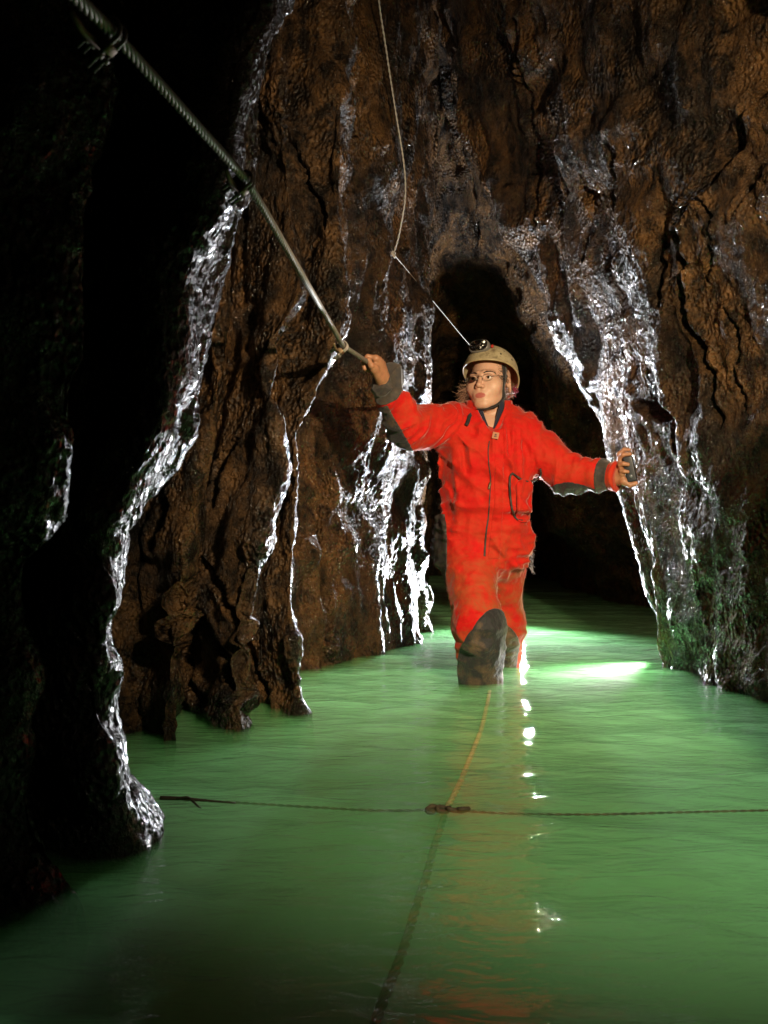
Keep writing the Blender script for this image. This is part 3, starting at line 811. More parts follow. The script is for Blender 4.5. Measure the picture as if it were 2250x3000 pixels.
def smooth_pts(p, it=2):
    p = p.copy()
    for _ in range(it): p[1:-1] = 0.25 * p[:-2] + 0.5 * p[1:-1] + 0.25 * p[2:]
    return p

def patch(name, lo, hi, h, region, lift, mat, label=None):
    """a piece of cloth sewn on the suit: the suit swollen by lift, cut to a region"""
    g = Grid(lo, hi, h)
    F = suit_at(g.pts()).reshape(g.X.shape) - lift
    F = smax(F, region(g), 0.004)
    v, f = g.mesh(F.astype(np.float32))
    o = link_mesh(name, v, f, mat, person)
    if label: o['label'] = label
    return o
# knee pads, cut as tall ovals on the front of each leg
c = P(1456, 2010, 3.41)
patch('knee_pad', (0.24, 3.26, -0.30), (0.50, 3.66, 0.30), 0.0045,
      lambda g: np.maximum(ellipsoid(g, c, (0.152, 0.20, 0.280)), g.Y - 3.62), 0.0042, M['patch'], 'black knee pad smeared with brown mud')
c2 = P(1446, 2000, 3.74)
patch('knee_pad', (0.38, 3.50, -0.30), (0.62, 4.00, 0.26), 0.0045,
      lambda g: np.maximum(np.maximum(ellipsoid(g, c2, (0.140, 0.20, 0.250)), g.Y - 3.92), -ellipsoid(g, (J['rk'][0], 3.5, 0.05), (0.06, 0.05, 0.2))), 0.0042, M['patch'], 'greyer knee pad of the rear leg')
def band(a, b, t0, t1):
    def reg(g):
        t, ln = limb_coords(g, a, b); return np.maximum(t0 - t, t - t1).astype(np.float32)
    return reg
lnr = np.linalg.norm(J['rw'] - J['re']); lnl = np.linalg.norm(J['lw'] - J['le'])
bb = lambda p, r: (np.asarray(p) - r, np.asarray(p) + r)
def near(p, r):
    return lambda g: np.sqrt((g.X - p[0])**2 + (g.Y - p[1])**2 + (g.Z - p[2])**2) - r
lo, hi = bb(J['rw'], 0.10)
bandr = band(J['re'], J['rw'], lnr - 0.052, lnr + 0.02)
patch('cuff', lo, hi, 0.0035, lambda g: np.maximum(bandr(g), near(J['rw'], 0.085)(g)), 0.0045, M['cuff'])
lo, hi = bb(J['lw'], 0.10)
bandl = band(J['le'], J['lw'], lnl - 0.062, lnl - 0.022)
patch('cuff', lo, hi, 0.0035, lambda g: np.maximum(bandl(g), near(J['lw'], 0.09)(g)), 0.004, M['cuff'])
# dark reinforcement along the underside of the raised forearm
def elbow_reg(g):
    n = np.cross(J['rw'] - J['re'], [0, 1, 0]); n /= np.linalg.norm(n)
    if n[0] > 0: n = -n
    m = J['re'] * 0.5 + J['rw'] * 0.5
    side = -((g.X - m[0]) * n[0] + (g.Y - m[1]) * n[1] + (g.Z - m[2]) * n[2]) + 0.030
    t, ln = limb_coords(g, J['re'], J['rw'])
    e = ellipsoid(g, (J['re'][0] - 0.005, J['re'][1], J['re'][2] + 0.0), (0.13, 0.2, 0.19))
    return np.maximum(np.maximum(side, t - ln + 0.055), e)
patch('elbow_patch', (-0.08, 3.2, 0.80), (0.26, 3.64, 1.16), 0.005, elbow_reg, 0.0035, M['patch'])
def elbow_reg_l(g):
    t, ln = limb_coords(g, J['le'], J['lw'])
    side = (g.Z - (J['le'][2] - 0.043 - 0.02 * np.clip(t, 0, 0.2) / 0.2 + 0.01 * np.sin(t * 30)))
    return np.maximum(np.maximum(side, t - ln + 0.06), -t - 0.05)
patch('elbow_patch', (0.55, 3.4, 0.62), (0.92, 3.76, 0.90), 0.005, elbow_reg_l, 0.0035, M['patch'])
# black side stripes over the hips
xr = P(1300, 1600, 3.6)[0]
patch('side_stripe', (0.18, 3.5, 0.30), (0.27, 3.82, 0.62), 0.0045, lambda g: np.maximum(g.X - (xr + 0.01 - 0.05 * (g.Z - 0.5)**2 / 0.04 * 0.3), g.Y - 3.75), 0.004, M['trim'])
# front flap over the zip
patch('front_flap', (0.36, 3.42, 0.40), (0.49, 3.62, 0.94), 0.004,
      lambda g: np.maximum(np.maximum((0.402 - 0.02 * np.clip((0.62 - g.Z) / 0.2, -0.3, 1)) - g.X, g.X - (0.442 - 0.012 * np.clip((0.62 - g.Z) / 0.2, 0, 1))), np.maximum(g.Y - 3.60, 0.455 - g.Z)), 0.0035, M['suit'])
# chest pocket
def pocket_reg(g):
    cx, cz, hx, hz, r = 0.527, 0.672, 0.034, 0.082, 0.028
    qx = np.abs(g.X - cx) - hx + r; qz = np.abs(g.Z - cz) - hz + r
    d = np.sqrt(np.maximum(qx, 0)**2 + np.maximum(qz, 0)**2) + np.minimum(np.maximum(qx, qz), 0) - r
    return np.maximum(d, g.Y - 3.66)
patch('pocket', (0.47, 3.44, 0.56), (0.60, 3.70, 0.79), 0.0045, pocket_reg, 0.010, M['suit'])
g = Geo()
tube(g, suit_line([(1500, 1387), (1494, 1400), (1494, 1440), (1499, 1485), (1506, 1510), (1518, 1523), (1530, 1525)], 40, 0.008), 0.0042, 8)
tube(g, suit_line([(1500, 1386), (1515, 1396), (1530, 1406), (1550, 1411), (1570, 1406), (1584, 1392), (1583, 1374)], 40, 0.006), 0.0042, 8)
g.build('piping', M['trim'], person)
g = Geo()
tube(g, suit_line([(1434, 1292), (1430, 1320), (1432, 1360), (1437, 1400), (1436, 1432), (1434, 1470), (1430, 1520), (1424, 1560), (1419, 1630)], 70, 0.0015), np.concatenate([np.full(45, 0.0022), np.linspace(0.0025, 0.0042, 25)]), 6)
g.build('zip_edge', M['trim'], person)
g = Geo(); tube(g, suit_line([(1437, 1412), (1435, 1422), (1431, 1434)], 8, 0.006), [0.003, 0.004, 0.005, 0.0055, 0.005, 0.0045, 0.004, 0.002], 6)
g.build('zip_pull', plain('dull_brass', (0.20, 0.14, 0.07), 0.5, 0.6), person)
# sewn cloth badge at the throat: pale square on its point with a small dark arrow mark
def badge():
    ctr = on_suit(1452, 1276, 0.010); g = Geo()
    ux = np.array([math.cos(0.2), -0.18, -math.sin(0.2)]); ux /= np.linalg.norm(ux); uy = np.array([-0.55, 0.25, -0.0]); 
    uy = np.array([math.sin(0.2), 0.22, math.cos(0.2)]); nrm = np.cross(uy, ux); nrm /= np.linalg.norm(nrm)
    if nrm[1] > 0: nrm = -nrm
    uy = np.cross(nrm, ux); uy /= np.linalg.norm(uy)
    if uy[2] < 0: uy = -uy
    A = np.array([ux, uy, nrm])
    box(g, ctr, (0.0118, 0.0125, 0.0012), A)
    b = g.build('badge', plain('peach_badge_cloth', (0.50, 0.22, 0.12), 0.8, bump=(300, .3, .001)), person, smooth=False)
    g = Geo()
    def bar(x0, y0, x1, y1, w):
        p0 = ctr + ux * x0 + uy * y0 + nrm * 0.0018; p1 = ctr + ux * x1 + uy * y1 + nrm * 0.0018
        dv = (p1 - p0); ln = np.linalg.norm(dv); dv /= ln
        box(g, (p0 + p1) / 2, (ln / 2, w, 0.0004), np.array([dv, np.cross(nrm, dv), nrm]))
    k = 0.001
    bar(-4*k, 1*k, 0, 6*k, .9*k); bar(4*k, 1*k, 0, 6*k, .9*k); bar(0, 5*k, 0, -5*k, .9*k)
    bar(-5*k, -1.5*k, -1.5*k, -5.5*k, .8*k); bar(5*k, -1.5*k, 1.5*k, -5.5*k, .8*k); bar(-5*k, -5.5*k, 5*k, -5.5*k, .6*k)
    g.build('badge_mark', M['trim'], b, smooth=False)
badge()

# ------------------------------------------------------------------ head, neck and hands: one body mesh
HR = rotz(R(-27)) @ rotx(R(-7)) @ roty(R(-2))
HC = np.array([0.404, 3.632, 1.125])
H = lambda x, y, z: HC + HR @ np.array([x, y, z], float)

class LGrid(Grid):
    """grid in a local frame"""
    pass
hg = Grid((-0.105, -0.145, -0.205), (0.105, 0.125, 0.125), 0.0020)
def head_sdf(g):
    E = lambda c, r, rot=None: ellipsoid(g, c, r, rot)
    F = E((0, 0.018, 0.030), (0.073, 0.092, 0.084))
    F = smin(F, E((0, -0.030, -0.032), (0.061, 0.062, 0.079)), 0.03)
    F = smin(F, E((0, -0.040, -0.075), (0.042, 0.046, 0.036)), 0.025)
    F = smin(F, E((0, -0.076, -0.102), (0.016, 0.015, 0.014)), 0.022)
    for s in (-1, 1):
        F = smin(F, E((s*0.043, -0.060, -0.030), (0.020, 0.018, 0.022)), 0.035)      # cheek bones
        F = smin(F, capsule(g, (s*0.054, -0.005, -0.060), (s*0.018, -0.070, -0.101), 0.011, 0.009), 0.022)  # jaw line
        F = smin(F, capsule(g, (s*0.012, -0.0855, 0.018), (s*0.042, -0.073, 0.018), 0.009, 0.008), 0.014)   # brow
    for s in (-1, 1):
        F = smax(F, -E((s*0.031, -0.100, 0.000), (0.0175, 0.017, 0.0125)), 0.010)   # sockets
        F = smin(F, E((s*0.031, -0.0755, -0.001), (0.0150, 0.0125, 0.0125)), 0.004)  # lids
        F = smax(F, -E((s*0.031, -0.092, -0.0015), (0.0122, 0.012, 0.0042)), 0.0015)  # the opening between them
    nose = smin(capsule(g, (0, -0.088, 0.010), (0, -0.107, -0.030), 0.0065, 0.0085), E((0, -0.1085, -0.0345), (0.0098, 0.0095, 0.0085)), 0.008)
    for s in (-1, 1):
        nose = smin(nose, E((s*0.0115, -0.0985, -0.0385), (0.0072, 0.0095, 0.0065)), 0.005)
    F = smin(F, nose, 0.010)
    for s in (-1, 1):
        F = smax(F, -E((s*0.006, -0.1045, -0.0455), (0.0034, 0.0045, 0.0035)), 0.002)
    F = smin(F, E((0, -0.080, -0.062), (0.028, 0.014, 0.020)), 0.014)                 # mouth mound
    lips = smin(E((-0.008, -0.0872, -0.0640), (0.0140, 0.0078, 0.0040)), E((0.008, -0.0872, -0.0640), (0.0140, 0.0078, 0.0040)), 0.004)
    lips = smin(lips, E((0, -0.0866, -0.0750), (0.0165, 0.0080, 0.0048)), 0.002)
    F = smin(F, lips, 0.003)
    F = smax(F, -E((0, -0.0975, -0.0700), (0.0165, 0.010, 0.0009)), 0.0015)
    F = smin(F, E((0, -0.087, -0.0700), (0.012, 0.006, 0.0060)), 0.0005)              # teeth line fills the gap
    F = smax(F, -E((0, -0.101, -0.0515), (0.004, 0.006, 0.006)), 0.004)               # philtrum
    F = smax(F, -E((0, -0.097, -0.0885), (0.016, 0.006, 0.0045)), 0.006)              # under the lip
    for s in (-1, 1):
        rot = rotz(s * R(36)) @ rotx(R(-10))
        ear = E((s*0.0765, 0.014, -0.014), (0.0080, 0.0195, 0.0320), rot)
        ear = smax(ear, -E((s*0.0835, 0.008, -0.012), (0.006, 0.011, 0.021), rot), 0.004)
        ear = smin(ear, E((s*0.074, 0.004, -0.016), (0.005, 0.006, 0.008)), 0.004)
        F = smin(F, ear, 0.007)
    # neck, leaning back into the collar
    F = smin(F, capsule(g, (0, 0.022, -0.060), (0.004, 0.030, -0.21), 0.050, 0.050), 0.02)
    for s in (-1, 1):
        F = smin(F, capsule(g, (s*0.046, 0.020, -0.065), (s*0.012 + 0.006, -0.022, -0.190), 0.010, 0.009), 0.012)
    F = smax(F, -E((0, -0.032, -0.195), (0.009, 0.010, 0.012)), 0.012)
    return F
hF = head_sdf(hg)
hv, hf = hg.mesh(hF.astype(np.float32))
hcent = hv[hf].mean(1)
lip = ((np.abs(hcent[:, 0]) / 0.0205) ** 2 + ((hcent[:, 2] + 0.0700 + 0.03 * np.abs(hcent[:, 0])) / 0.0100) ** 2 < 1) & (hcent[:, 1] < -0.078)
teeth = (np.abs(hcent[:, 0]) < 0.0115) & (np.abs(hcent[:, 2] + 0.0698) < 0.0011) & (hcent[:, 1] < -0.086)
hmat = np.where(lip, 1, 0)
head_v = hv @ HR.T + HC

def head_at(p):
    p = np.atleast_2d(np.asarray(p, float)); q = (p - hg.lo) / hg.h
    i = np.clip(np.round(q).astype(int), 1, np.array(hF.shape) - 2)
    return hF[i[:, 0], i[:, 1], i[:, 2]]
def to_skin(p, off):
    """local head points pushed onto the skin, off metres proud of it"""
    p = np.atleast_2d(np.asarray(p, float)).copy()
    for _ in range(12):
        d = head_at(p); e = 0.003
        gr = np.stack([head_at(p + np.eye(3)[k] * e) - head_at(p - np.eye(3)[k] * e) for k in range(3)], 1)
        gr /= np.linalg.norm(gr, axis=1)[:, None] + 1e-9
        p -= 0.7 * (d - off)[:, None] * gr
    return p
HW = lambda p: np.atleast_2d(p) @ HR.T + HC

def finger(g, F, pts, rr, k=0.006):
    for i in range(len(pts) - 1):
        F = smin(F, capsule(g, pts[i], pts[i+1], rr[i], rr[i+1]), 0.003 if i else k)
    return F

CABLE = np.array([P(1092, 1072, 3.26), P(1085, 1066, 3.245), P(1006, 1014, 2.95), P(722, 528, 1.72), P(330, 95, 1.15), P(170, -60, 1.0)])
cd = CABLE[2] - CABLE[1]; cd /= np.linalg.norm(cd)         # cable direction at the fist, towards the camera and up left
def right_hand():
    """fist closed on the cable, thumb side to the camera"""
    w = J['rw'] + np.array([0.006, 0.0, -0.012])
    grip = CABLE[1] * 0.5 + CABLE[0] * 0.5
    g = Grid(np.minimum(w, grip) - 0.10, np.maximum(w, grip) + 0.10, 0.0017)
    up = np.array([0, 0, 1.0]); side = np.cross(cd, up); side /= np.linalg.norm(side)      # across the cable
    nrm = np.cross(side, cd)
    if nrm[2] < 0: nrm = -nrm
    if side[0] < 0: side = -side                                                             # +side points right in the picture
    Q = lambda s, n, c: grip + side * s + nrm * n + cd * c
    F = capsule(g, J['re'] * 0.3 + J['rw'] * 0.7, w, 0.027, 0.023)
    pk = [Q(0.020, 0.018, 0.018), Q(0.024, 0.016, -0.002), Q(0.026, 0.013, -0.022), Q(0.027, 0.010, -0.040)]    # knuckles
    F = smin(F, capsule(g, w, pk[0], 0.022, 0.013), 0.012)
    F = smin(F, capsule(g, w, pk[1], 0.021, 0.013), 0.012)
    F = smin(F, capsule(g, w, pk[2], 0.020, 0.012), 0.012)
    F = smin(F, capsule(g, w, pk[3], 0.018, 0.011), 0.012)
    for q, (rad, ln) in zip(range(4), ((0.0088, 1.0), (0.0090, 1.06), (0.0086, 1.0), (0.0076, 0.86))):
        k = pk[q]; c = 0.022 - q * 0.019
        F = finger(g, F, [k, Q(-0.006, 0.0235 * ln, c + 0.006), Q(-0.0225 * ln, 0.006, c + 0.006), Q(-0.017 * ln, -0.0165, c + 0.004)], [0.0105, rad, rad * 0.95, rad * 0.85])
    th = [w + side * -0.004 + cd * 0.012, Q(0.014, -0.016, 0.018), Q(0.010, -0.010, 0.040), Q(0.004, 0.008, 0.052)]
    F = smin(F, capsule(g, th[0], th[1], 0.019, 0.0150), 0.012)
    F = finger(g, F, th[1:], [0.0140, 0.0105, 0.0085], 0.010)
    return g.mesh(F.astype(np.float32))
rv, rf = right_hand()

BOXC = P(1846, 1374, 3.47)
bz = np.array([-0.20, 0.0, 1.0]); bz /= np.linalg.norm(bz)
bx = np.array([1.0, -0.35, 0.20]); bx -= bz * (bx @ bz); bx /= np.linalg.norm(bx); by = np.cross(bz, bx)
def left_hand():
    """hand clasping a small black box against the rock: fingers over its top, thumb under it"""
    w = J['lw'] + np.array([0.004, 0, 0.002])
    Q = lambda a, b, c: BOXC + bx * a + by * b + bz * c
    g = Grid(np.minimum(w, BOXC) - 0.095, np.maximum(w, BOXC) + 0.095, 0.0017)
    F = capsule(g, J['le'] * 0.3 + J['lw'] * 0.7, w, 0.028, 0.024)
    kn = [Q(-0.030, 0.016, 0.034), Q(-0.032, 0.006, 0.016), Q(-0.032, -0.006, 0.002), Q(-0.030, -0.016, -0.012)]
    for k_, r_ in zip(kn, (0.013, 0.0135, 0.013, 0.012)):
        F = smin(F, capsule(g, w, k_, 0.020, r_), 0.012)
    F = finger(g, F, [kn[0], Q(-0.030, 0.020, 0.062), Q(-0.010, 0.022, 0.074), Q(0.008, 0.020, 0.070)], [0.0105, 0.0088, 0.0082, 0.0074])
    F = finger(g, F, [kn[1], Q(-0.028, 0.000, 0.046), Q(-0.014, -0.010, 0.056), Q(0.010, -0.010, 0.054)], [0.0110, 0.0092, 0.0086, 0.0076])
    F = finger(g, F, [kn[2], Q(-0.030, -0.024, 0.022), Q(-0.018, -0.032, 0.024), Q(-0.002, -0.033, 0.018)], [0.0110, 0.0092, 0.0084, 0.0074])
    F = finger(g, F, [kn[3], Q(-0.030, -0.027, 0.000), Q(-0.020, -0.033, -0.004), Q(-0.008, -0.033, -0.008)], [0.0100, 0.0082, 0.0074, 0.0066])
    th = [w + bz * -0.016, Q(-0.030, -0.012, -0.040), Q(-0.012, -0.014, -0.057), Q(0.010, -0.013, -0.055)]
    F = smin(F, capsule(g, th[0], th[1], 0.018, 0.0135), 0.012)
    F = finger(g, F, th[1:], [0.0128, 0.0104, 0.0086], 0.010)
    return g.mesh(F.astype(np.float32))
lv, lf = left_hand()
# the rest of the body under the clothes
bg_ = Grid((-0.06, 3.2, 0.3), (0.96, 3.95, 1.07), 0.012)
bF = torso_sdf(bg_, 0.022)
for a, b, r0, r1 in (('rs', 're', 0.055, 0.042), ('re', 'rw', 0.040, 0.026), ('ls', 'le', 0.055, 0.042), ('le', 'lw', 0.040, 0.027)):
    bF = smin(bF, capsule(bg_, J[a], J[b], r0, r1), 0.03)
bv, bf = bg_.mesh(bF.astype(np.float32))

def skin_material():
    m, nt, b = new_mat('skin'); L = nt.links.new
    n = N(nt, 'ShaderNodeTexNoise', Scale=24.0, Detail=5.0); L(coords(nt), n.inputs['Vector'])
    r = ramp(nt, [(0.3, (0.58, 0.33, 0.22)), (0.7, (0.66, 0.41, 0.285))]); L(n.outputs['Fac'], r.inputs['Fac'])
    L(r.outputs['Color'], b.inputs['Base Color'])
    b.inputs['Roughness'].default_value = 0.48
    b.inputs['Specular IOR Level'].default_value = 0.4
    b.inputs['Subsurface Weight'].default_value = 0.35
    b.inputs['Subsurface Radius'].default_value = (0.9, 0.35, 0.2)
    b.inputs['Subsurface Scale'].default_value = 0.006
    n2 = N(nt, 'ShaderNodeTexNoise', Scale=420.0, Detail=2.0); L(coords(nt), n2.inputs['Vector'])
    bp = N(nt, 'ShaderNodeBump', Strength=0.15, Distance=0.001); L(n2.outputs['Fac'], bp.inputs['Height']); L(bp.outputs['Normal'], b.inputs['Normal'])
    return m
M['skin'] = skin_material()
M['hand_skin'] = plain('muddy_hand_skin', (0.46, 0.21, 0.11), 0.5, var=(45, 0.6, (0.22, 0.12, 0.06)), bump=(130, 0.3, 0.002), Subsurface_Weight=0.15, Subsurface_Scale=0.004)
M['lip'] = plain('lip_skin', (0.46, 0.135, 0.11), 0.38, Subsurface_Weight=0.2, Subsurface_Scale=0.004)
M['teeth'] = plain('teeth', (0.75, 0.72, 0.66), 0.25)
av = [head_v, rv, lv, bv]; af = [hf, rf, lf, bf]; off = 0; qs = []
for vv, ff in zip(av, af): qs.append(ff + off); off += len(vv)
body = link_mesh('body', np.vstack(av), np.vstack(qs), None, person, mats=[M['skin'], M['lip'], M['teeth'], M['hand_skin']],
                 fmat=np.concatenate([hmat, np.full(len(rf), 3), np.full(len(lf), 3), np.zeros(len(bf))]))

# eyes
M['eye_white'] = plain('eye_white', (0.72, 0.68, 0.64), 0.12)
M['iris'] = plain('brown_iris', (0.05, 0.024, 0.012), 0.08)
M['pupil'] = plain('pupil', (0.004, 0.004, 0.004), 0.05)
for s in (-1, 1):
    g = Geo(); r = 0.0112
    gaze = np.array([-0.22, -1.0, 0.02]); gaze /= np.linalg.norm(gaze)
    a1 = np.cross(gaze, [0, 0, 1]); a1 /= np.linalg.norm(a1); a2 = np.cross(a1, gaze)
    ths = np.concatenate([np.linspace(0, 0.24, 3), np.linspace(0.28, 0.56, 4), np.linspace(0.6, math.pi, 9)])
    v = []; fcs = []; ms = []
    for t in ths:
        for k in range(16):
            p = 2*math.pi*k/16
            v.append(np.array([s*0.031, -0.0772, -0.0012]) + r * (gaze*math.cos(t) + (a1*math.cos(p) + a2*math.sin(p))*math.sin(t)))
    for i in range(len(ths) - 1):
        for k in range(16):
            k2 = (k+1) % 16
            fcs.append((i*16+k, i*16+k2, (i+1)*16+k2, (i+1)*16+k)); ms.append(2 if ths[i+1] <= 0.25 else 1 if ths[i+1] <= 0.57 else 0)
    g.add(HW(v), fcs); g.m = ms
    g.build('eye', None, person, mats=[M['eye_white'], M['iris'], M['pupil']])
# brows and lashes
M['hair'] = None
def hair_material():
    m, nt, b = new_mat('brown_hair'); L = nt.links.new
    b.inputs['Base Color'].default_value = (0.10, 0.05, 0.022, 1); b.inputs['Roughness'].default_value = 0.35
    out = nt.nodes['Material Output']
    t = N(nt, 'ShaderNodeBsdfTranslucent'); t.inputs['Color'].default_value = (0.80, 0.55, 0.36, 1)
    mx = N(nt, 'ShaderNodeMixShader'); mx.inputs[0].default_value = 0.55
    L(b.outputs[0], mx.inputs[1]); L(t.outputs[0], mx.inputs[2]); L(mx.outputs[0], out.inputs['Surface'])
    return m
M['hair'] = hair_material()
M['brow'] = plain('dark_brow_hair', (0.035, 0.017, 0.010), 0.6)
for s in (-1, 1):
    g = Geo()
    base = to_skin(spline([(s*0.013, -0.093, 0.0155), (s*0.026, -0.090, 0.0205), (s*0.040, -0.080, 0.0195), (s*0.049, -0.070, 0.0145)], 26), 0.0012)
    tube(g, HW(base), np.concatenate([np.linspace(0.0032, 0.0052, 8), np.linspace(0.0052, 0.0014, 18)]), 6, flat=(1, 0.55))
    for k in range(46):
        i = rng.integers(0, 24); p = base[i] + np.array([0, 0, rng.uniform(-0.002, 0.002)])
        dirv = np.array([s*0.8, 0, 0.45 - 0.03*i]) * rng.uniform(0.003, 0.006)
        tube(g, HW(np.array([p, p + dirv*0.5 + [0, -0.0006, 0], p + dirv])), [0.0004, 0.0003, 0.0001], 3, caps=False)
    g.build('eyebrow', M['brow'], person)
for s in (-1, 1):
    g = Geo()
    arc = []
    for k in range(13):
        t = -1 + 2 * k / 12
        arc.append((s*0.031 + t*0.0128, -0.0885 + 0.006 * t * t, -0.0012 + 0.0050 * (1 - t * t)))
    tube(g, HW(to_skin(arc, 0.0004)), 0.0009, 5)
    g.build('eyelash', M['brow'], person)

# ------------------------------------------------------------------ glasses
M['wire'] = plain('thin_metal_wire', (0.25, 0.22, 0.19), 0.3, 0.9)
def lens_material():
    m, nt, b = new_mat('spectacle_lens'); L = nt.links.new
    nt.nodes.remove(b); out = nt.nodes['Material Output']
    fr = N(nt, 'ShaderNodeFresnel', IOR=1.5); tr = N(nt, 'ShaderNodeBsdfTransparent'); gl = N(nt, 'ShaderNodeBsdfGlossy', Roughness=0.02)
    mx = N(nt, 'ShaderNodeMixShader'); L(fr.outputs[0], mx.inputs[0]); L(tr.outputs[0], mx.inputs[1]); L(gl.outputs[0], mx.inputs[2])
    L(mx.outputs[0], out.inputs['Surface']); return m
M['lens'] = lens_material()
g = Geo(); lgs = []
for s in (-1, 1):
    ring = []
    for k in range(29):
        a = 2*math.pi*k/28
        x = s*0.031 + 0.0200*math.cos(a); z = -0.004 + 0.0130*math.sin(a)
        ring.append((x, -0.1015 + 0.35*abs(x)**1.5 * 1.6, z))
    ring = np.array(ring)
    tube(g, HW(ring), 0.0007, 6, caps=False)
    lv_ = np.vstack([ring[:-1], [(s*0.031, -0.1015 + 0.0028, -0.004)]])
    lg = Geo(); lgs.append(lg); lg.add(HW(lv_), [(28, k, (k+1) % 28) for k in range(28)])
    tube(g, HW(spline([(s*0.051, -0.0945, 0.000), (s*0.060, -0.085, 0.003), (s*0.074, -0.05, 0.003), (s*0.079, 0.0, 0.003), (s*0.080, 0.02, -0.004)], 24)), 0.0008, 6)
tube(g, HW(spline([(-0.0115, -0.1005, -0.001), (0, -0.1035, 0.002), (0.0115, -0.1005, -0.001)], 10)), 0.0008, 6)
for s in (-1, 1):
    tube(g, HW(spline([(s*0.012, -0.1, -0.004), (s*0.0095, -0.0985, -0.009), (s*0.0100, -0.0965, -0.013)], 6)), 0.0012, 6)
gl_ = g.build('glasses', M['wire'], person)
for lg in lgs: lg.build('lens', M['lens'], gl_)

# ------------------------------------------------------------------ helmet with lamp and straps
KR = HR @ rotx(R(-19)) ; KC = H(0, 0.020, 0.040)
K_ = lambda p: np.atleast_2d(np.asarray(p, float)) @ KR.T + KC
def helmet_shell_pts(th, ph, grow=0.0):
    """th 0 at the crown .. 1 at the rim"""
    a = th * R(97)
    rx, ry, rz = 0.1035 + grow, 0.125 + grow, 0.105 + grow
    flare = 0.004 * max(0, th - 0.9) / 0.1
    x = (rx + flare) * math.sin(a) * math.sin(ph); y = -(ry + flare) * math.sin(a) * math.cos(ph); z = rz * math.cos(a)
    # the rim rises over the brow and falls behind the ears
    dip = th ** 3
    z += dip * (0.010 * math.cos(ph) - 0.012 * math.cos(2*ph + 0) - 0.004)
    return (x, y, z)
def helmet_material():
    m, nt, b = new_mat('scuffed_cream_helmet'); L = nt.links.new
    n = N(nt, 'ShaderNodeTexNoise', Scale=16.0, Detail=9.0, Roughness=0.75); L(coords(nt), n.inputs['Vector'])
    r = ramp(nt, [(0.32, (0.17, 0.13, 0.075)), (0.48, (0.40, 0.33, 0.19)), (0.7, (0.50, 0.43, 0.27))]); L(n.outputs['Fac'], r.inputs['Fac'])
    n2 = N(nt, 'ShaderNodeTexNoise', Scale=140.0, Detail=3.0); L(coords(nt), n2.inputs['Vector'])
    r2 = ramp(nt, [(0.30, (0.45, 0.42, 0.38)), (0.42, (1, 1, 1))]); L(n2.outputs['Fac'], r2.inputs['Fac'])
    mx = N(nt, 'ShaderNodeMix', data_type='RGBA', blend_type='MULTIPLY'); mx.inputs[0].default_value = 0.8
    L(r.outputs['Color'], mx.inputs[6]); L(r2.outputs['Color'], mx.inputs[7]); L(mx.outputs[2], b.inputs['Base Color'])
    b.inputs['Roughness'].default_value = 0.5
    bp = N(nt, 'ShaderNodeBump', Strength=0.2, Distance=0.002); L(n.outputs['Fac'], bp.inputs['Height']); L(bp.outputs['Normal'], b.inputs['Normal'])
    return m
M['helmet'] = helmet_material()
g = Geo(); nt_, np_ = 22, 48
for grow, flip in ((0.0, False), (-0.0045, True)):
    v = [helmet_shell_pts(i/nt_, 2*math.pi*k/np_, grow) for i in range(nt_+1) for k in range(np_)]
    f_ = []
    for i in range(nt_):
        for k in range(np_):
            k2 = (k+1) % np_
            q = (i*np_+k, (i+1)*np_+k, (i+1)*np_+k2, i*np_+k2)
            f_.append(q[::-1] if flip else q)
    g.add(K_(v), f_)
n0 = (nt_+1)*np_
g.f += [(nt_*np_+k, n0+nt_*np_+k, n0+nt_*np_+(k+1) % np_, nt_*np_+(k+1) % np_) for k in range(np_)]; g.m += [0]*np_
helmet = g.build('helmet', M['helmet'], person)
helmet['label'] = 'scuffed cream caving helmet with twin lamp'
g = Geo(); rim = [helmet_shell_pts(1.0, 2*math.pi*k/60, -0.001) for k in range(61)]
tube(g, K_(rim), 0.0034, 8, caps=False)
g.build('rim', plain('pale_rim', (0.46, 0.37, 0.20), 0.5, var=(40, .5, (0.2, .15, .08))), helmet)
M['hole'] = plain('hole_shade', (0.01, 0.009, 0.008), 0.9)  # shade inside a hole put into disc colour; shell is not pierced
for th, ph in ((0.80, 42), (0.80, 70), (0.62, 78), (0.80, -42), (0.80, -70), (0.62, -78), (0.80, 110), (0.80, -110), (0.64, 100), (0.66, 50)):
    c0 = np.array(helmet_shell_pts(th, R(ph))); n_ = c0 / np.array([0.1035, 0.127, 0.111])**2; n_ /= np.linalg.norm(n_)
    g = Geo(); rr_ = 0.0038 if th > 0.7 else 0.0022
    tube(g, K_(np.array([c0 - n_*0.003, c0 + n_*0.0006, c0 + n_*0.0007])), [rr_, rr_, rr_*0.4], 10)
    g.build('hole_disc', M['hole'], helmet)
# lining band and padding seen under the rim
g = Geo()
for k in range(9):
    ph = R(-64 + 16*k)
    p = [np.array(helmet_shell_pts(t, ph, -0.009)) for t in (0.80, 0.88, 0.95)]
    q = [np.array(helmet_shell_pts(t, ph + R(13), -0.009)) for t in (0.80, 0.88, 0.95)]
    g.add(K_(np.vstack(p + q)), [(0, 1, 4, 3), (1, 2, 5, 4)])
g.build('lining', plain('tan_foam_lining', (0.42, 0.27, 0.12), 0.85), helmet, smooth=False)
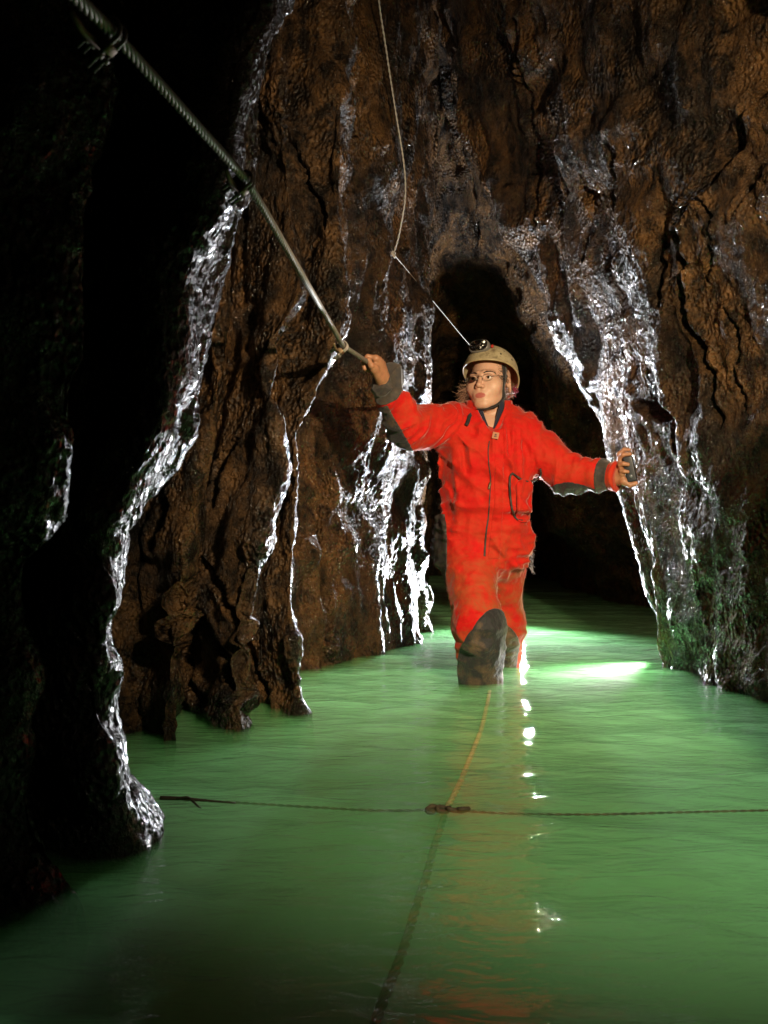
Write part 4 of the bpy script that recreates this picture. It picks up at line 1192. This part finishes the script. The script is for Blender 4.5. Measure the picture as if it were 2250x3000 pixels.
# lamp: clear oval front with two reflector bowls
lc = np.array(helmet_shell_pts(0.64, R(-6))) + np.array([0, 0.006, 0.0]); ln_ = np.array([-0.04, -0.98, -0.12]); ln_ /= np.linalg.norm(ln_)
lx_ = np.cross([0, 0, 1.0], ln_); lx_ /= np.linalg.norm(lx_); lx_ = -lx_ if lx_[0] < 0 else lx_; ly_ = np.cross(ln_, lx_); ly_ = ly_ if ly_[2] > 0 else -ly_
def lamp_pt(a, b, c): return lc + lx_*a + ly_*b + ln_*c
M['chrome'] = plain('lamp_reflector', (0.85, 0.84, 0.80), 0.10, 1.0)
M['lamp_body'] = plain('grey_lamp_body', (0.16, 0.15, 0.135), 0.35)
g = Geo(); v = []; f_ = []; n1 = 40
prof = [(0.82, -0.012), (0.98, 0.0), (1.03, 0.012), (1.02, 0.024), (0.96, 0.0285), (0.90, 0.0290)]
for s_, c_ in prof:
    for k in range(n1):
        a = 2*math.pi*k/n1; pw = lambda x: math.copysign(abs(x)**0.8, x)
        v.append(lamp_pt(0.040*s_*pw(math.cos(a)), 0.026*s_*pw(math.sin(a)), c_))
for i in range(len(prof)-1):
    for k in range(n1): f_.append((i*n1+k, i*n1+(k+1) % n1, (i+1)*n1+(k+1) % n1, (i+1)*n1+k))
g.add(K_(v), f_)
headlamp = g.build('headlamp', M['lamp_body'], helmet)
g = Geo()
for cxx, rad, seed in ((-0.0165, 0.0182, 0), (0.0175, 0.0170, 1)):
    v = []; f_ = []; n2 = 24
    for i in range(6):
        t = i/5
        for k in range(n2):
            a = 2*math.pi*k/n2; rr_ = rad*(0.15 + 0.85*t) * (1 + (0.05*math.cos(6*a) if seed else 0))
            v.append(lamp_pt(cxx + rr_*math.cos(a), rr_*math.sin(a)*1.1, 0.012 + 0.0165*t*t))
    for i in range(5):
        for k in range(n2): f_.append((i*n2+k, i*n2+(k+1) % n2, (i+1)*n2+(k+1) % n2, (i+1)*n2+k))
    v.append(lamp_pt(cxx, 0, 0.0135)); f_ += [(len(v)-1, (k+1) % n2, k) for k in range(n2)]
    g.add(K_(v), f_)
    tube(g, K_(np.array([lamp_pt(cxx, 0, 0.012), lamp_pt(cxx, 0, 0.018), lamp_pt(cxx, 0, 0.021)])), [0.003, 0.003, 0.001], 8)
g.build('reflector', M['chrome'], helmet)
g = Geo()
gp = K_([lamp_pt(0.040*0.94*math.cos(a), 0.026*0.94*math.sin(a), 0.0295) for a in np.linspace(0, 2*math.pi, 32, endpoint=False)] + [lamp_pt(0, 0, 0.0325)])
g.add(gp, [(32, k, (k+1) % 32) for k in range(32)])
g.build('lamp_glass', M['lens'], helmet)
g = Geo(); kp = lamp_pt(0.047, 0.001, 0.006)
box(g, K_(kp)[0], (0.005, 0.006, 0.004), (KR @ np.array([lx_, ly_, ln_]).T).T, bevel=0.5)
g.build('lamp_switch', plain('red_switch', (0.45, 0.03, 0.02), 0.5), helmet)
g = Geo()
tube(g, K_(spline([lamp_pt(0.037, -0.014, 0.004), lamp_pt(0.024, -0.0275, 0.006), lamp_pt(0.0, -0.030, 0.006), lamp_pt(-0.02, -0.0265, 0.006)], 20)), 0.0016, 6)
g.build('lamp_cord', plain('yellow_cord', (0.50, 0.36, 0.05), 0.6), helmet)

def ribbon(g, pts, normals, w, t=0.0016):
    """flat webbing through pts, lying on the given normals"""
    pts = np.asarray(pts, float); tn = np.gradient(pts, axis=0); tn /= np.linalg.norm(tn, axis=1)[:, None]
    sd = np.cross(tn, normals); sd /= np.linalg.norm(sd, axis=1)[:, None]
    n = len(pts); v = np.stack([pts + sd*w, pts + sd*w + normals*t, pts - sd*w + normals*t, pts - sd*w], 1).reshape(-1, 3)
    f_ = []
    for i in range(n-1):
        for k in range(4): f_.append((i*4+k, i*4+(k+1) % 4, (i+1)*4+(k+1) % 4, (i+1)*4+k))
    f_ += [(0, 1, 2, 3), ((n-1)*4+3, (n-1)*4+2, (n-1)*4+1, (n-1)*4)]
    g.add(v, f_)
def face_strap(local, n, w, lift=0.0012):
    p = to_skin(spline(local, n), lift); p = smooth_pts(p, 3)
    e = 0.004
    nr = np.stack([head_at(p + np.eye(3)[k]*e) - head_at(p - np.eye(3)[k]*e) for k in range(3)], 1)
    nr /= np.linalg.norm(nr, axis=1)[:, None] + 1e-9
    for _ in range(4): nr[1:-1] = (nr[:-2] + nr[1:-1] + nr[2:]) / 3
    nr /= np.linalg.norm(nr, axis=1)[:, None]
    g = Geo(); ribbon(g, HW(p), nr @ HR.T, w); return g
M['web'] = plain('black_webbing', (0.016, 0.014, 0.013), 0.75, bump=(400, 0.4, 0.001), Sheen_Weight=0.1)
g = face_strap([(0.078, -0.022, 0.062), (0.073, -0.020, 0.010), (0.069, -0.016, -0.035), (0.062, -0.016, -0.068), (0.048, -0.040, -0.106), (0.024, -0.066, -0.124),
                (-0.008, -0.074, -0.126), (-0.034, -0.056, -0.116), (-0.055, -0.028, -0.085), (-0.066, -0.018, -0.04), (-0.073, -0.018, 0.01), (-0.078, -0.020, 0.060)], 90, 0.0120)
g.build('chin_strap', M['web'], person)
g = Geo()
e0 = HW(to_skin([(-0.050, -0.030, -0.100)], 0.004))[0]
pts = spline([e0, e0 + [0.004, -0.012, -0.022], on_suit(1378, 1216, 0.010), on_suit(1371, 1236, 0.012), on_suit(1366, 1246, 0.012)], 24)
ribbon(g, pts, np.tile([0.1, -1, 0.1], (24, 1)) / np.linalg.norm([0.1, -1, 0.1]), 0.0068)
g.build('strap_end', M['web'], person)

# ------------------------------------------------------------------ hair: short tufts under the helmet, both sides and nape
g = Geo()
def strand(root, dirv, ln, curl, r=0.0007):
    pts = [root]; d_ = np.array(dirv, float); d_ /= np.linalg.norm(d_); c_ = rng.normal(0, 1, 3) * curl
    for k in range(5):
        d_ = d_ + c_ * 0.25 + np.array([0, 0, -0.10]) + rng.normal(0, 0.08, 3); d_ /= np.linalg.norm(d_)
        pts.append(pts[-1] + d_ * ln / 5)
    tube(g, np.array(pts), np.linspace(r, r*0.3, 6), 3, caps=False)
for side, n_ in ((1, 330), (-1, 430)):
    for k in range(n_):
        y_ = rng.uniform(0.012 if side > 0 else -0.012, 0.085); z_ = rng.uniform(-0.085, 0.018)
        x_ = side * 0.074 * math.sqrt(max(0.05, 1 - ((y_ - 0.018)/0.09)**2))
        if side > 0 and y_ < 0.03 and z_ > -0.05: y_ += 0.025
        rt = to_skin([(x_, y_, z_)], 0.0)[0]
        out = np.array([side*(1.1 if side < 0 else 0.75), 0.25 + rng.uniform(-0.3, 0.3), -0.45 + rng.uniform(-0.3, 0.4)])
        strand(HW(rt)[0], HR @ out, rng.uniform(0.040, 0.085) if side < 0 else rng.uniform(0.014, 0.034), 0.6)
for k in range(300):
    rt = to_skin([(rng.uniform(-0.055, 0.055), 0.10, rng.uniform(-0.09, 0.0))], 0.0)[0]
    strand(HW(rt)[0], HR @ np.array([rng.normal(0, .5), 0.7, -0.5]), rng.uniform(0.015, 0.03), 0.8)
hair = g.build('hair', M['hair'], person)
# dark hair line at the temples, pressed under the helmet
for s, k in [(s, k) for s in (-1, 1) for k in range(261)]:
    if k == 260: g.build('hair', M['brow'], person); continue
    if k == 0: g = Geo()
    rt = to_skin([(s*rng.uniform(0.052, 0.074), rng.uniform(-0.055, 0.0), rng.uniform(0.0, 0.065))], 0.0003)[0]
    strand(HW(rt)[0], HR @ np.array([s*0.25, 0.85, -0.35]), rng.uniform(0.010, 0.018), 0.25, 0.0007)
g = Geo()
for k in range(26):
    a = 2*math.pi*k/26
    p0 = HW([(0.083 , 0.050 + 0.006*math.cos(a*3), -0.012 - 0.03*k/26)])[0]
    tube(g, np.array([p0, p0 + rng.normal(0, 0.006, 3), p0 + rng.normal(0, 0.008, 3)]), 0.0022, 5)
g.build('hair_tie', plain('crimson_hair_tie', (0.20, 0.012, 0.04), 0.8), person)

# ------------------------------------------------------------------ collars
def collar(name, mat, r0, r1, ztop, zfront, gap, thick, nphi=60, front_px=None):
    """band of cloth standing round the neck, open in a V at the throat"""
    nzv = 9; pin, pout = [], []
    for i in range(nphi + 1):
        ph = -math.pi + 2*math.pi*i/nphi + 0.0
        a = abs(ph)                                   # 0 = front
        open_ = max(0.0, 1 - a / gap)
        zt = ztop + 0.012*(1 - math.cos(ph))/2 - (ztop - zfront) * open_ ** 0.9
        zl = 0.965 - 0.075 * math.exp(-(ph / 0.55)**2)
        zl = min(zl, zt - 0.012)
        for j in range(nzv):
            u = j/(nzv-1); z = zl + (zt - zl)*u
            rr_ = r0 + (r1 - r0)*np.clip((z - 0.90)/(ztop - 0.90), 0, 1)
            cxx = 0.402; cyy = 3.640
            dirv = np.array([math.sin(ph), -math.cos(ph), 0])
            wob = 0.0025*math.sin(ph*5 + z*60) + 0.0018*math.sin(ph*11 + 2)
            p = np.array([cxx, cyy, z]) + dirv*(rr_ + wob)*np.array([1.0, 0.94, 1])
            pin.append(p - dirv*thick*0.5); pout.append(p + dirv*thick*0.5)
    v = np.vstack([pin, pout]); n_ = len(pin); f_ = []
    for i in range(nphi):
        for j in range(nzv-1):
            q = (i*nzv+j, (i+1)*nzv+j, (i+1)*nzv+j+1, i*nzv+j+1)
            f_.append(tuple(n_ + k for k in q)); f_.append(q[::-1])
        j = nzv-1; f_.append((i*nzv+j, n_+i*nzv+j, n_+(i+1)*nzv+j, (i+1)*nzv+j))
        f_.append((i*nzv, (i+1)*nzv, n_+(i+1)*nzv, n_+i*nzv))
    g = Geo(); g.add(v, f_); return g.build(name, mat, person)
collar('collar', M['suit'], 0.118, 0.086, 1.052, 0.925, 0.72, 0.006)
collar('fleece_collar', M['navy'], 0.102, 0.074, 1.056, 0.930, 0.52, 0.012)
sg = Grid((0.32, 3.52, 0.92), (0.48, 3.74, 1.02), 0.004)
sF = capsule(sg, (0.402, 3.64, 0.90), (0.402, 3.64, 1.0), 0.095, 0.060)
sF = np.maximum(sF, sg.Z - (0.978 + (sg.Y - 3.58) * 0.35))
v, f = sg.mesh(sF.astype(np.float32)); link_mesh('shirt', v, f, M['black_cloth'], person)

# loose fibres standing off the suit, lit from behind
vco = np.empty(len(coverall.data.vertices) * 3, np.float32); coverall.data.vertices.foreach_get('co', vco); vco = vco.reshape(-1, 3) + ORG
nco = np.empty(len(coverall.data.vertices) * 3, np.float32); coverall.data.vertices.foreach_get('normal', nco); nco = nco.reshape(-1, 3)
cand = np.nonzero((nco[:, 1] > -0.25) & (vco[:, 2] > 0.02))[0]
ci = rng.choice(cand, 26000)
p = vco[ci] + rng.normal(0, 0.0025, (len(ci), 3)).astype(np.float32); d_ = nco[ci] + rng.normal(0, 0.45, (len(ci), 3)); d_ /= np.linalg.norm(d_, axis=1)[:, None]
l_ = (rng.uniform(0.0015, 0.0050, len(ci)) * np.where(rng.uniform(0, 1, len(ci)) < 0.04, 2.2, 1))[:, None]
sd = np.cross(d_, rng.normal(0, 1, d_.shape)); sd /= np.linalg.norm(sd, axis=1)[:, None]
r_ = 0.00042
e = p + d_*l_ + sd*l_*rng.uniform(-0.4, 0.4, (len(ci), 1)); s2 = np.cross(d_, sd)
fv = np.stack([p + sd*r_, p - sd*r_*0.5 + s2*r_, p - sd*r_*0.5 - s2*r_, e], 1).reshape(-1, 3)
b4 = np.arange(len(ci))[:, None] * 4
ff_ = np.concatenate([b4 + [0, 1, 3], b4 + [1, 2, 3], b4 + [2, 0, 3]])
def fibre_material():
    m, nt, b = new_mat('frayed_fibre'); L = nt.links.new
    b.inputs['Base Color'].default_value = (0.45, 0.05, 0.03, 1); b.inputs['Roughness'].default_value = 0.5
    out = nt.nodes['Material Output']; t = N(nt, 'ShaderNodeBsdfTranslucent'); t.inputs['Color'].default_value = (0.85, 0.45, 0.36, 1)
    mx = N(nt, 'ShaderNodeMixShader'); mx.inputs[0].default_value = 0.6
    L(b.outputs[0], mx.inputs[1]); L(t.outputs[0], mx.inputs[2]); L(mx.outputs[0], out.inputs['Surface']); return m
M['fibre'] = fibre_material()
o = link_mesh('fibre', fv, ff_, M['fibre'], person, smooth=False); o['kind'] = 'stuff'
g = Geo()
tuft = P(1556, 1630, 3.70)
for k in range(26):
    p = tuft + np.array([rng.uniform(-0.012, 0.0), 0, rng.uniform(-0.05, 0.035)])
    tube(g, np.array([p, p + [0.008, 0, -0.008], p + [rng.uniform(0.008, 0.02), 0, rng.uniform(-0.03, -0.01)]]), 0.0004, 3, caps=False)
o = g.build('frayed_tuft', plain('pale_thread', (0.55, 0.5, 0.48), 0.6), person); o['kind'] = 'stuff'

# ------------------------------------------------------------------ box in the left hand
hb = thing('handheld_box', BOXC, 'small dark grey box clasped in the left hand against the right wall', 'box')
g = Geo(); box(g, BOXC, (0.0165, 0.024, 0.047), np.array([bx, by, bz]), bevel=0.12)
g.build('case', plain('dark_grey_case', (0.022, 0.026, 0.032), 0.42, bump=(120, 0.2, 0.002)), hb)
g = Geo(); q = BOXC + bx*0.002 - by*0.0242 - bz*0.030
if by[1] > 0: pass
sgn = -1 if by[1] > 0 else 1
q = BOXC + by*sgn*0.0238 - bz*0.026
tube(g, np.array([q, q + by*sgn*0.002, q + by*sgn*0.0024]), [0.006, 0.006, 0.003], 12)
g.build('button', plain('grey_button', (0.25, 0.27, 0.30), 0.25, 0.4), hb)

# ------------------------------------------------------------------ steel cable and its clamps
M['steel'] = plain('galvanised_steel', (0.30, 0.275, 0.24), 0.52, 0.55, var=(60, 0.5, (0.20, 0.16, 0.12)), bump=(300, 0.3, 0.001))
M['rusty'] = plain('rusty_steel', (0.22, 0.15, 0.08), 0.5, 0.6, var=(40, 0.6, (0.10, 0.05, 0.02)))
path_c = np.vstack([[P(1205, 1205, 4.45), P(1150, 1145, 3.75)], CABLE, [[-0.55, 0.86, 1.42], [-0.95, 0.75, 1.75]]])
# straight runs between clamps with a slight kink at each
dense = []
for a, b in zip(path_c[:-1], path_c[1:]):
    n = max(3, int(np.linalg.norm(b - a) / 0.006)); t = np.linspace(0, 1, n, endpoint=False)[:, None]
    dense.append(a + (b - a) * t)
dense = np.vstack(dense + [path_c[-1:]])
for _ in range(10): dense[1:-1] = 0.25*dense[:-2] + 0.5*dense[1:-1] + 0.25*dense[2:]
cable = thing('wire_rope', dense[0], 'thick twisted steel cable running from the upper left corner down to the raised hand', 'cable')
arc_ = np.concatenate([[0], np.cumsum(np.linalg.norm(np.diff(dense, axis=0), axis=1))])
t_, n_, b_ = frames(dense)
for k in range(6):
    a = 2*math.pi*(k/6 + arc_/0.085)
    g = Geo(); tube(g, dense + 0.0048*(np.cos(a)[:, None]*n_ + np.sin(a)[:, None]*b_), 0.0035, 6)
    g.build('strand', M['steel'], cable)
g = Geo(); tube(g, dense, 0.0034, 6); g.build('core', M['rusty'], cable)

def clamp(ctr, axis, down, label):
    """U bolt round the cable with saddle, nuts and long threaded ends"""
    ctr = np.asarray(ctr); axis = axis/np.linalg.norm(axis); down = np.asarray(down, float); down -= axis*(down @ axis); down /= np.linalg.norm(down)
    sd = np.cross(axis, down); A = np.array([sd, down, axis])
    th = thing('cable_clamp', ctr, label, 'cable clamp', 'clamps along the steel cable')
    g = Geo(); box(g, ctr + down*0.016, (0.017, 0.008, 0.013), A, bevel=0.35); g.build('saddle', M['rusty'], th)
    for o_ in (-0.007, 0.009):
        u = [ctr + axis*o_ + sd*(0.0132*math.cos(x)) - down*(0.0132*math.sin(x)) for x in np.linspace(0, math.pi, 13)]
        u = [ctr + axis*o_ + sd*0.0132 + down*0.050] + u + [ctr + axis*o_ - sd*0.0132 + down*0.044]
        g = Geo(); tube(g, np.array(u), 0.0030, 8); g.build('u_bolt', M['steel'], th)
        for s_ in (-1, 1):
            q = ctr + axis*o_ + sd*0.0132*s_ + down*0.029
            g = Geo(); tube(g, np.array([q - down*0.003, q + down*0.003]), 0.0062, 6); g.build('nut', M['steel'], th)
    q = ctr + down*0.024 - axis*0.015
    g = Geo(); tube(g, np.array([q, q + axis*0.06, q + axis*0.10 - down*0.006]), [0.005, 0.005, 0.004], 8); g.build('tail_end', M['rusty'], th)
for i, lab in ((4, 'rusty clamp on the cable nearest the raised hand'), (5, 'dark clamp halfway up the steel cable where it kinks'), (6, 'blurred clamp near the upper end of the steel cable, its bolt ends sticking out')):
    c0 = path_c[i]; ax = path_c[i+1] - path_c[i-1]
    clamp(c0, ax, (-0.75, 0.0, -0.62), lab)

# ------------------------------------------------------------------ thin white rope hanging on the far side
M['white_rope'] = plain('white_nylon_cord', (0.40, 0.38, 0.34), 0.7)
def twisted(name, pts, r, label, cat, mat, pitch=0.05, n=220, strands=2):
    p = spline(pts, n); th = thing(name, p[0], label, cat)
    L_ = np.concatenate([[0], np.cumsum(np.linalg.norm(np.diff(p, axis=0), axis=1))])
    m = max(n, int(L_[-1] / (pitch / 7))); s_ = np.linspace(0, L_[-1], m)
    p = np.stack([np.interp(s_, L_, p[:, k]) for k in range(3)], 1)
    t, nn, bb_ = frames(p)
    for k in range(strands):
        a = 2*math.pi*(k/strands + s_/pitch)
        g = Geo(); tube(g, p + r*0.5*(np.cos(a)[:, None]*nn + np.sin(a)[:, None]*bb_), r*0.55, 5)
        g.build('strand', mat, th)
    return th
thin = twisted('hanging_rope', [P(1098, -160, 4.0), P(1110, 0, 4.0), P(1132, 150, 4.05), P(1158, 320, 4.1), P(1182, 470, 4.12), P(1188, 560, 4.14), P(1180, 630, 4.16), P(1166, 700, 4.2), P(1153, 742, 4.22)],
               0.0040, 'thin white twisted rope hanging from the roof in the middle of the passage', 'rope', M['white_rope'])
thin2 = twisted('tight_rope', [P(1151, 742, 4.22), P(1225, 830, 4.7), P(1300, 920, 5.2), P(1372, 1006, 5.7), P(1450, 1090, 6.3)], 0.0017,
                'thin taut rope slanting down from the hanging rope to behind the helmet', 'rope', M['white_rope'])
g = Geo(); q = P(1152, 742, 4.21)
for k in range(3):
    tube(g, np.array([q + np.array([0.008*math.cos(x + k), 0.006*math.sin(x*1.3 + k), 0.010*math.sin(x) - 0.004*k]) for x in np.linspace(0, 6.28, 16)]), 0.0035, 5)
g.build('knot', M['white_rope'], thin)

# ------------------------------------------------------------------ ropes lying in the water
def in_water(px, py, z=0.0):
    return np.array([(px - 1125)/(py - 1500)*(CAM_H - z), (CAM_H - z)*FPX/(py - 1500), z])
def sunk_rope_material():
    m, nt, b = new_mat('silty_shaded_rope'); L = nt.links.new
    n = N(nt, 'ShaderNodeTexNoise', Scale=40.0, Detail=5.0); L(coords(nt), n.inputs['Vector'])
    r = ramp(nt, [(0.35, (0.03, 0.02, 0.012)), (0.65, (0.16, 0.11, 0.05))]); L(n.outputs['Fac'], r.inputs['Fac'])
    L(r.outputs['Color'], b.inputs['Base Color']); b.inputs['Roughness'].default_value = 0.8; return m
M['silty'] = sunk_rope_material()  # dark tone carries the near run's shade besides the silt
M['lit_rope'] = plain('lit_yellow_rope', (0.62, 0.50, 0.18), 0.7, var=(30, .4, (0.3, .2, .08)))  # far run of the same rope, light put into its paler colour
def wob(p, a, seed):
    p = np.array(p); r_ = np.random.default_rng(seed); p[1:-1, 0] += r_.normal(0, a, len(p) - 2); return p
twisted('sunken_rope', [in_water(x, y, -0.022) for x, y in ((1438, 2005), (1428, 2060), (1412, 2130), (1390, 2190), (1366, 2250), (1345, 2300), (1322, 2345), (1306, 2374))], 0.0075,
        'far run of a yellow rope, coloured as lit, just under the water between the crossing rope and the caver', 'rope', M['lit_rope'], 0.09, strands=3)
twisted('sunken_rope', [in_water(x, y, -0.045) for x, y in ((1306, 2374), (1290, 2430), (1270, 2490), (1252, 2560), (1225, 2640), (1195, 2740), (1160, 2840), (1128, 2920), (1090, 3030), (1060, 3150))], 0.0080,
        'near run of the same silty rope, coloured as shaded, under the water running from the crossing rope to the bottom edge', 'rope', M['silty'], 0.09, strands=3)
xr_ = twisted('crossing_rope', [in_water(x, y, -0.010) for x, y in ((380, 2338), (520, 2342), (700, 2352), (900, 2364), (1100, 2374), (1306, 2374), (1500, 2384), (1750, 2386), (2000, 2380), (2300, 2374), (2700, 2372))], 0.0028,
        'thin dark rope lying straight across the stream from wall to wall', 'rope', M['silty'], 0.04)
g = Geo(); q = in_water(1312, 2372, -0.002)
for k in range(4):
    tube(g, np.array([q + np.array([0.022*(k-1.5) + 0.012*math.cos(x + k), 0.010*math.sin(x*1.2 + k), 0.004*math.sin(x)]) for x in np.linspace(0, 6.28, 16)]), 0.0052, 5)
g.build('knot', M['silty'], xr_)
M['bark'] = plain('wet_bark', (0.05, 0.035, 0.02), 0.5, bump=(60, 0.5, 0.004))
tw = thing('twig', in_water(560, 2345, 0), 'short dark twig caught on the rope beside the flared foot of the black buttress', 'twig')
g = Geo(); tube(g, spline([in_water(470, 2338, 0.004), in_water(540, 2340, 0.006), in_water(600, 2345, 0.004), in_water(690, 2353, 0.0)], 24), np.linspace(0.005, 0.002, 24), 7); g.build('stem', M['bark'], tw)
g = Geo(); tube(g, spline([in_water(520, 2340, 0.006), in_water(545, 2335, 0.012), in_water(560, 2338, 0.010)], 10), np.linspace(0.0035, 0.001, 10), 6); g.build('branch', M['bark'], tw)
g = Geo(); tube(g, spline([in_water(560, 2342, 0.004), in_water(580, 2362, 0.0), in_water(590, 2368, -0.004)], 10), np.linspace(0.0035, 0.001, 10), 6); g.build('branch', M['bark'], tw)
